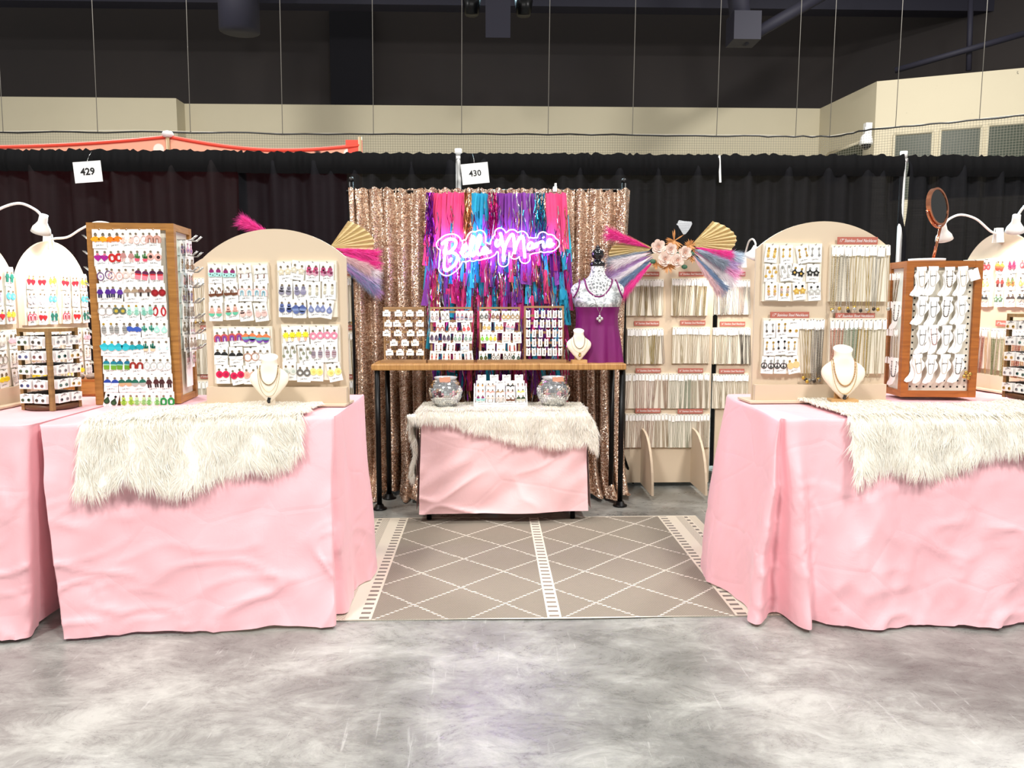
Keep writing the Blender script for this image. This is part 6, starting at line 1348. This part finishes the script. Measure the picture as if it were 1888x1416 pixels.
tag(mb.ball((0, -.005, 0), .006, 6).build('gold_flower_charm', GOLDC, None, fr2.at(u, v, -.012)), 'gold flower charm hooked low on the anklet tower', 'charm')
for r in range(4):   # left face of the tower: cards seen at a slant
    for q in range(3):
        M = fr2.M @ Matrix.Translation((-.008 - .005 * q, .06 + .04 * q, lerp(h2 - .05, .17, r / 3))) @ Matrix.Rotation(-PI / 2 + .5, 4, 'Z') @ Matrix.Rotation(R.gauss(0, .06), 4, 'Y')
        if r in (1, 3) and q == 0:
            o = link('anklet_card', ANKM, None, M); tag(o, 'wavy white anklet card on the slanted side of the anklet tower, %s row' % ORD[r], 'anklet card', 'anklet cards on the tower side'); link('anklet_chain', ank_chain(1, '#4a423a'), o)
        else: necklace(M, 'thin' if q else 'link', .11, ('#a9906a', '#8a7a5c', '#c9b48c', '#6a5a48')[(r + q) % 4], 'chain on a white tag on the side of the anklet tower, %s row' % ORD[r], 'chains on the side of the anklet tower', .02, .03, .012)
# tray and mirror
tray = P(1718, 478, Yt + .06); zt2 = ZTAB + .016 + h2
t = thing('white_tray', (tray.x, Yt + .10, zt2), 'low white tray on top of the anklet tower under the mirror', 'tray')
MB().lathe([(.068, 0), (.074, .004), (.076, .014), (.070, .014), (.066, .006)], 28).build('dish', WHITE, t)
RG = mat('#d08a68', .18, .95); t = thing('round_mirror', (P(1721, 470, Yt + .10).x, Yt + .10, zt2 + .007), 'round rose gold vanity mirror tilted on a stem above the anklet tower', 'mirror')
mc = P(1729, 381, Yt + .10) - Vector((P(1721, 470, Yt + .10).x, Yt + .10, zt2 + .007)); Rm = .078
MB().lathe([(.05, 0), (.05, .006), (.012, .01)], 24).build('base', RG, t)
Mm = Matrix.Translation(mc) @ Matrix.Rotation(.62, 4, 'Z') @ Matrix.Rotation(-.22, 4, 'Y') @ Matrix.Rotation(-.12, 4, 'X')
fmb = MB(); fmb.ring(circ(Rm + .006, 0, 0, 32), circ(Rm - .003, 0, 0, 32), -.008, .010); fmb.build('rim', RG, t, Mm)
MB().prism(circ(Rm - .002, 0, 0, 32), -.005, .006).build('glass', mat('#4c4e4e', .03, 1.0), t, Mm)  # dark tint stands in for the reflection of the unbuilt dark hall
arc = [Mm @ Vector(((Rm + .014) * math.cos(a), .004, (Rm + .014) * math.sin(a))) for a in [lerp(PI, 2 * PI, k / 16) for k in range(17)]]
MB().tube(arc, .005, 6).build('yoke', RG, t)
MB().tube([(0, 0, .006), arc[8]], .0062, 10).build('stem', RG, t)
# ================================================================== side boards at both ends, racks, lamps, boxes
inframe = lambda M, lo=-12, hi=1900: lo < proj(M.translation)[0] < hi
def side_board(p_left, p_right, h, spring, label):
    d = Vector(p_right) - Vector(p_left); yaw = math.atan2(d.y, d.x); f = Frame(((p_left[0] + p_right[0]) / 2, (p_left[1] + p_right[1]) / 2, ZTAB + .006), yaw); w = d.length
    t = arch_board(f, w, h, spring, label, group='side arch boards'); return t, f, w
HB = P(88, 445, 3.7).z - ZTAB - .006
b2, g2, wb2 = side_board((-2.012, 3.44), (-1.985, 3.97), HB, HB - .17, 'beige arch of earrings facing sideways, behind the revolving rack, lamp clipped on')
b1, g1, wb1 = side_board((-2.03, 2.88), (-2.012, 3.42), HB, HB - .17, 'beige arch of earrings facing sideways at the outer end of the side table')
b3, g3, wb3 = side_board((2.445, 4.02), (2.474, 3.5), P(1850, 428, 3.75).z - ZTAB - .006, P(1850, 428, 3.75).z - ZTAB - .176, 'beige arch of earrings and necklaces facing sideways past the anklet tower')
pal6 = [[D('heart', ('#d82030', '#f4d24a'), 'red heart'), D('heart', ('#c81c2c', '#f6e07a'), 'red heart on yellow'), D('burst', ('#f0d040', '#e88a8a'), 'yellow star')], [D('tearring', ('#c9c9d6', '#e8e8f0'), 'pale grey'), D('drops', ('#c9bfd8', '#e0d8e8', '#c0b8cc'), 'lilac bead'), D('disc', ('#5ac8e0', '#8adcea'), 'sky blue')], [D('rainbow', ('#d83a50', '#f4d0d4', '#c82a40'), 'candy cane'), D('heart', ('#c01824', '#ffffff'), 'dark red heart'), D('figure', ('#1f6a5c', '#2a7a6a'), 'teal tree')]]
pal7 = [[D('tearring', ('#1c1c1c',), 'black loop'), D('tear', ('#e0dcd2', '#c8c2b6'), 'cream'), D('tassel', ('#f2c0cc',), 'pink tassel')], [D('disc', ('#c9b08a', '#e2d0b0'), 'tan'), D('hoop', ('#9a9284',), 'wire hoop'), D('drops', ('#d8d0c4', '#c2b8aa', '#e0d8cc'), 'cream bead')], [D('burst', ('#f2e228', '#f8f0a0'), 'bright yellow'), D('tassel', ('#f0d820',), 'yellow tassel'), D('pill', ('#d8d8d4', '#9a9a98'), 'grey')]]
pal8 = [[D('fan', ('#e0a04a', '#d86a4a', '#c04a3a'), 'orange fan'), D('crown', ('#a83a5c', '#c8506a', '#8a2a4a'), 'berry print'), D('disc', ('#c04a50', '#e08a8a'), 'red print')], [D('figure', ('#8a3a34', '#5a2a28'), 'brown figure'), D('crown', ('#7a8a5a', '#c88a4a', '#8a5a3a'), 'autumn print'), D('tear', ('#e2d46a', '#f0e8a0'), 'yellow drop')], [D('flower', ('#5a7a5a', '#e8e0d0'), 'green floral'), D('half', ('#4a3a34', '#d8cfc2'), 'dark half disc'), D('half', ('#3a3a38', '#b0a89a'), 'grey half disc')]]
def fill_side(t, f, w, pals, disp):
    for r2, (v1, pal_) in enumerate(pals):
        for c2 in (0, 1):
            u0 = -w / 2 + .02 + c2 * (w / 2 - .008); u1 = u0 + w / 2 - .034; v0 = v1 - .235
            if not (inframe(f.at(u0, v1), -60, 1950) or inframe(f.at(u1, v1), -60, 1950)): continue
            p = MB().bbox((u0, -.016, v0), (u1, 0, v1)).build('panel', PANEL, t)
            for r, row in enumerate(pal_):
                for k, d in enumerate(row):
                    M = f.at(lerp(u0, u1, (k + .5) / 3) + R.uniform(-.004, .004), v1 - .006 - .078 * r, -.022 - R.uniform(0, .004), R.gauss(0, .05))
                    if not inframe(M): continue
                    where = 'near' if (c2 == 0) == (f is not g3) else 'far'
                    earring_card(M, .054, .074, d[0], d[1], '%s earring card, %s row, %s %s panel, %s' % (d[2], ('top', 'middle', 'bottom')[r], where, ('upper', 'lower')[r2], disp), 'earring cards on ' + disp, stud=d[3])
                    link('hook', hook_mesh(BLACK), p, Matrix.Translation((lerp(u0, u1, (k + .5) / 3), -.012, v1 - .010 - .078 * r)))
fill_side(b2, g2, wb2, ((HB - .14, pal6), (HB - .40, pal7)), 'the lamp-lit arch')
fill_side(b1, g1, wb1, ((HB - .13, pal6[::-1]), (HB - .39, pal7)), 'the outer arch')
H3 = P(1850, 428, 3.75).z - ZTAB - .006
fill_side(b3, g3, wb3, ((H3 - .12, pal8),), 'the far arch')
for c2, (x0, x1) in enumerate(((-wb3 / 2 + .02, -.014), (.006, wb3 / 2 - .02))):
    p = MB().bbox((x0, -.016, .10), (x1, 0, .30)).build('panel', PANEL, b3)
    neck_panel(g3, p, (x0, x1, .10, .30), 10, ['#8f9a6a', '#a9ad7c', '#c2a95a', '#c98a5a', '#b06a50', '#d8b070'], ['bead', 'bead', 'link', 'bead', 'bead', 'link'], .19, ['olive bead', 'sage bead', 'gold link', 'amber bead', 'rust bead', 'honey link'], 'far arch, ' + ('inner' if c2 == 0 else 'outer') + ' panel', 'necklaces on the arch past the anklet tower', vis=lambda M: inframe(M), off=-.022)
us = g3.uv(1832, 572, -.004)
o = MB().box((0, 0, 0), (.17, .004, .028)).build('script_sign', RED, b3, Matrix.Translation((.10, -.006, .325))); link('lettering', text_mesh(S17, .017, WHITE, .35, depth=.003, w=.155), o)
# ------------------------------------------------------------------ revolving stud racks
RACKW = m_wood('#7a5c38', '#a5834f'); TRAYW = m_wood('#4a2c18', '#6e4526')
def stud_rack(c, s, H, label, disp, tones, turn=PI / 4, skipfn=None, fronts=(0, 1)):
    M0 = Matrix.Translation(c) @ Matrix.Rotation(turn, 4, 'Z'); t = thing('revolving_rack', M0, label, 'card rack', 'revolving stud racks'); a = s / 2
    MB().lathe([(a * 1.30, 0), (a * 1.42, .006), (a * 1.42, .018), (a * 1.3, .022)], 28).build('turntable', TRAYW, t)
    MB().prism(circ(a * 1.5, 0, 0, 8, PI / 8), 0, .014).build('top_plate', RACKW, t, Matrix.Translation((0, 0, H)) @ Matrix.Rotation(-PI / 2, 4, 'X'))
    for sx in (-1, 1):
        for sy in (-1, 1): MB().box((sx * a, sy * a, H / 2), (.016, .016, H)).build('post', RACKW, t)
    n = 5
    for k in range(n):
        z = lerp(H - .035, .062, k / (n - 1))
        MB().bbox((-a, -a, z - .010), (a, a, z + .004)).build('tier', mat('#1a1512', .7), t)
        for q in range(4):
            Q = Matrix.Rotation(q * PI / 2, 4, 'Z'); front = q in fronts
            for j in (-1, 1):
                for dd in range(3 if front else 2):
                    M = Q @ Matrix.Translation((j * a * .5, -a - .010 - .007 * dd, z + .004)) @ Matrix.Rotation(R.gauss(0, .03) + (j * .02), 4, 'Y')
                    Mw = M0 @ M
                    if skipfn and not skipfn(Mw): continue
                    st_ = tones[(k * 4 + q + j) % len(tones)]
                    if dd == (2 if front else 1): earring_card(Mw, .056, .036, 'stud', (st_[0],), '%s stud card, tier %s, %s' % (st_[1], ('one', 'two', 'three', 'four', 'five')[k], disp), 'stud cards on ' + disp, name='stud_card')
                    else: tag(link('stud_card', card_mesh(.056, .036), None, Mw), 'white stud card tucked behind others, tier %s, %s' % (('one', 'two', 'three', 'four', 'five')[k], disp), 'earring card', 'stacked stud cards on ' + disp)
                link('hook', hook_mesh(BLACK, .034), t, Q @ Matrix.Translation((j * a * .5, -a + .002, z - .001)))
    return t
tones = [('#8a8f96', 'grey'), ('#3a3a3a', 'black'), ('#b9bcc0', 'silver'), ('#27468c', 'blue'), ('#2f6a64', 'teal'), ('#7a4a52', 'plum'), ('#c9a24a', 'gold'), ('#2e5a3e', 'green')]
cr = G(84, 757, ZTAB); stud_rack(Vector((cr.x, cr.y + .05, ZTAB + .004)), .135, P(75, 597, cr.y + .05).z - ZTAB - .02, 'dark wooden revolving rack of stud cards beside the earring tower', 'the rack beside the earring tower', tones, -.27)
cr2 = P(1902, 720, 3.28); stud_rack(Vector((cr2.x, 3.28, ZTAB + .022)), .135, P(1895, 575, 3.28).z - ZTAB - .03, 'dark wooden revolving rack of stud cards past the anklet tower', 'the rack past the anklet tower', tones[4:] + tones[:4], .16, fronts=(0, 3), skipfn=lambda M: inframe(M, 1750, 1905))
# orange wooden drawer box and brown tray
c = G(150, 733, ZTAB); t = thing('wooden_box', (c.x + .02, c.y + .02, ZTAB + .004), 'small orange-brown wooden box behind the revolving rack', 'box')
MB().bbox((-.11, 0, 0), (.10, .14, .075)).build('box_body', OAKD, t); MB().bbox((-.10, -.006, .01), (.09, .0, .065)).build('drawer_front', OAK, t)
for k in range(3): MB().ball((-.06 + .055 * k, .05, .085), .022, 8, (1.2, 1, .7)).build('ring_roll', mat('#8a7a70', .6), t)
c = P(1822, 712, 3.9); t = thing('wooden_tray', (c.x + .05, 3.9, ZTAB + .002), 'dark brown slatted wooden tray behind the anklet tower', 'tray')
for k in range(4): MB().bbox((-.16, .0, .012 + .022 * k), (.16, .12, .030 + .022 * k)).build('slat', TRAYW, t)
for x in (-.15, .15): MB().bbox((x - .01, .004, 0), (x + .01, .116, .10)).build('upright', TRAYW, t)
# ------------------------------------------------------------------ clip lamps
SHADE = mat('#f4f2ee', .35)
BULB = bpy.data.materials.new('bulb'); BULB.use_nodes = True; bb_ = BULB.node_tree.nodes['Principled BSDF']; bb_.inputs['Emission Color'].default_value = (1, .93, .82, 1); bb_.inputs['Emission Strength'].default_value = 6
def clip_lamp(label, path, head_dir, power, clip=True, cone=95):
    O = Vector(path[0]); t = thing('clip_lamp', O, label, 'lamp', 'white gooseneck clip lamps'); pts = [p - O for p in crom(path, 6)]
    MB().tube(pts, .0055, 8).build('gooseneck', SHADE, t)
    if clip:
        for k in (-1, 1): MB().box((0, .012 * k, -.005), (.034, .006, .07), Matrix.Rotation(.18 * k, 3, 'X')).build('clip_jaw', SHADE, t)
        MB().tube([(-.014, 0, .02), (.014, 0, .02)], .008, 8).build('clip_spring', STEEL, t)
    h = pts[-1]; q = Vector(head_dir).normalized().to_track_quat('Z', 'Y').to_matrix().to_4x4()
    MB().lathe([(.012, -.012), (.017, .0), (.018, .018), (.024, .03), (.034, .045), (.039, .065), (.0375, .065), (.031, .046), (.02, .032)], 20, cap=False).build('shade', SHADE, t, Matrix.Translation(h) @ q)
    MB().lathe([(.0165, -.014), (.0165, .02), (.001, .021)], 14).build('switch_cap', SHADE, t, Matrix.Translation(h) @ q)
    MB().ball((0, 0, .042), .017, 10).build('bulb', BULB, t, Matrix.Translation(h) @ q)
    l = bpy.data.lights.new('lamp_light', 'SPOT'); l.energy = power; l.color = (1, .94, .86); l.spot_size = math.radians(cone); l.spot_blend = .5; l.shadow_soft_size = .03
    o = bpy.data.objects.new('lamp_light', l); COL.objects.link(o); o.parent = t; o.matrix_local = Matrix.Translation(h + Vector(head_dir).normalized() * .068) @ Vector(head_dir).normalized().to_track_quat('-Z', 'Y').to_matrix().to_4x4()
YL = 3.45
clip_lamp('white gooseneck lamp arching in from the outermost side arch', [P(-45, 440, 3.3), P(-25, 405, 3.32), P(0, 385, 3.34), P(35, 375, 3.36), P(64, 386, 3.38), P(80, 402, 3.4)], (-.35, .25, -.9), 16)
clip_lamp('white gooseneck lamp clipped on the side arch, neck passing behind the tower', [P(89, 444, 3.70), P(100, 440, 3.69), P(125, 437, 3.68), P(150, 422, 3.68), P(178, 410, 3.68), P(205, 414, 3.72), P(222, 430, 3.76)], (-.8, .1, -.6), 12)
clip_lamp('white gooseneck lamp clipped on the arch past the anklet tower', [P(1841, 432, 3.75), P(1826, 426, 3.74), P(1800, 404, 3.72), P(1772, 396, 3.70), P(1750, 404, 3.68), P(1738, 418, 3.66)], (.35, .3, -.9), 14)
clip_lamp('white gooseneck lamp with its head above the arch past the anklet tower', [P(1925, 425, 3.45), P(1915, 385, 3.46), P(1900, 372, 3.48), P(1885, 385, 3.5), P(1874, 402, 3.52)], (.2, .4, -.9), 12)
clip_lamp('white gooseneck lamp clipped on the necklace board beside the flower swag', [P(1370, 482, 4.97), P(1376, 460, 4.93), P(1381, 445, 4.88), P(1388, 441, 4.84), P(1393, 449, 4.80), P(1392, 458, 4.78)], (-.35, .25, -.8), 16)
# bright lamp of the booth behind, seen faintly through the sheer drape
t = thing('rear_lamp', P(1250, 410, 6.4), 'bright lamp glowing through the sheer drape above the flower swag', 'lamp')
EM = bpy.data.materials.new('rear_bulb'); EM.use_nodes = True; e_ = EM.node_tree.nodes['Principled BSDF']; e_.inputs['Emission Color'].default_value = (1, 1, 1, 1); e_.inputs['Emission Strength'].default_value = 45
MB().lathe([(.02, 0), (.035, .04), (.06, .09), (.05, .10)], 14).build('bulb', EM, t, Matrix.Rotation(2.1, 4, 'Y'))
MB().tube([(0, 0, 0), (.02, .05, -P(1250, 410, 6.4).z + .002)], .008, 6).build('pole', BLACKM, t)
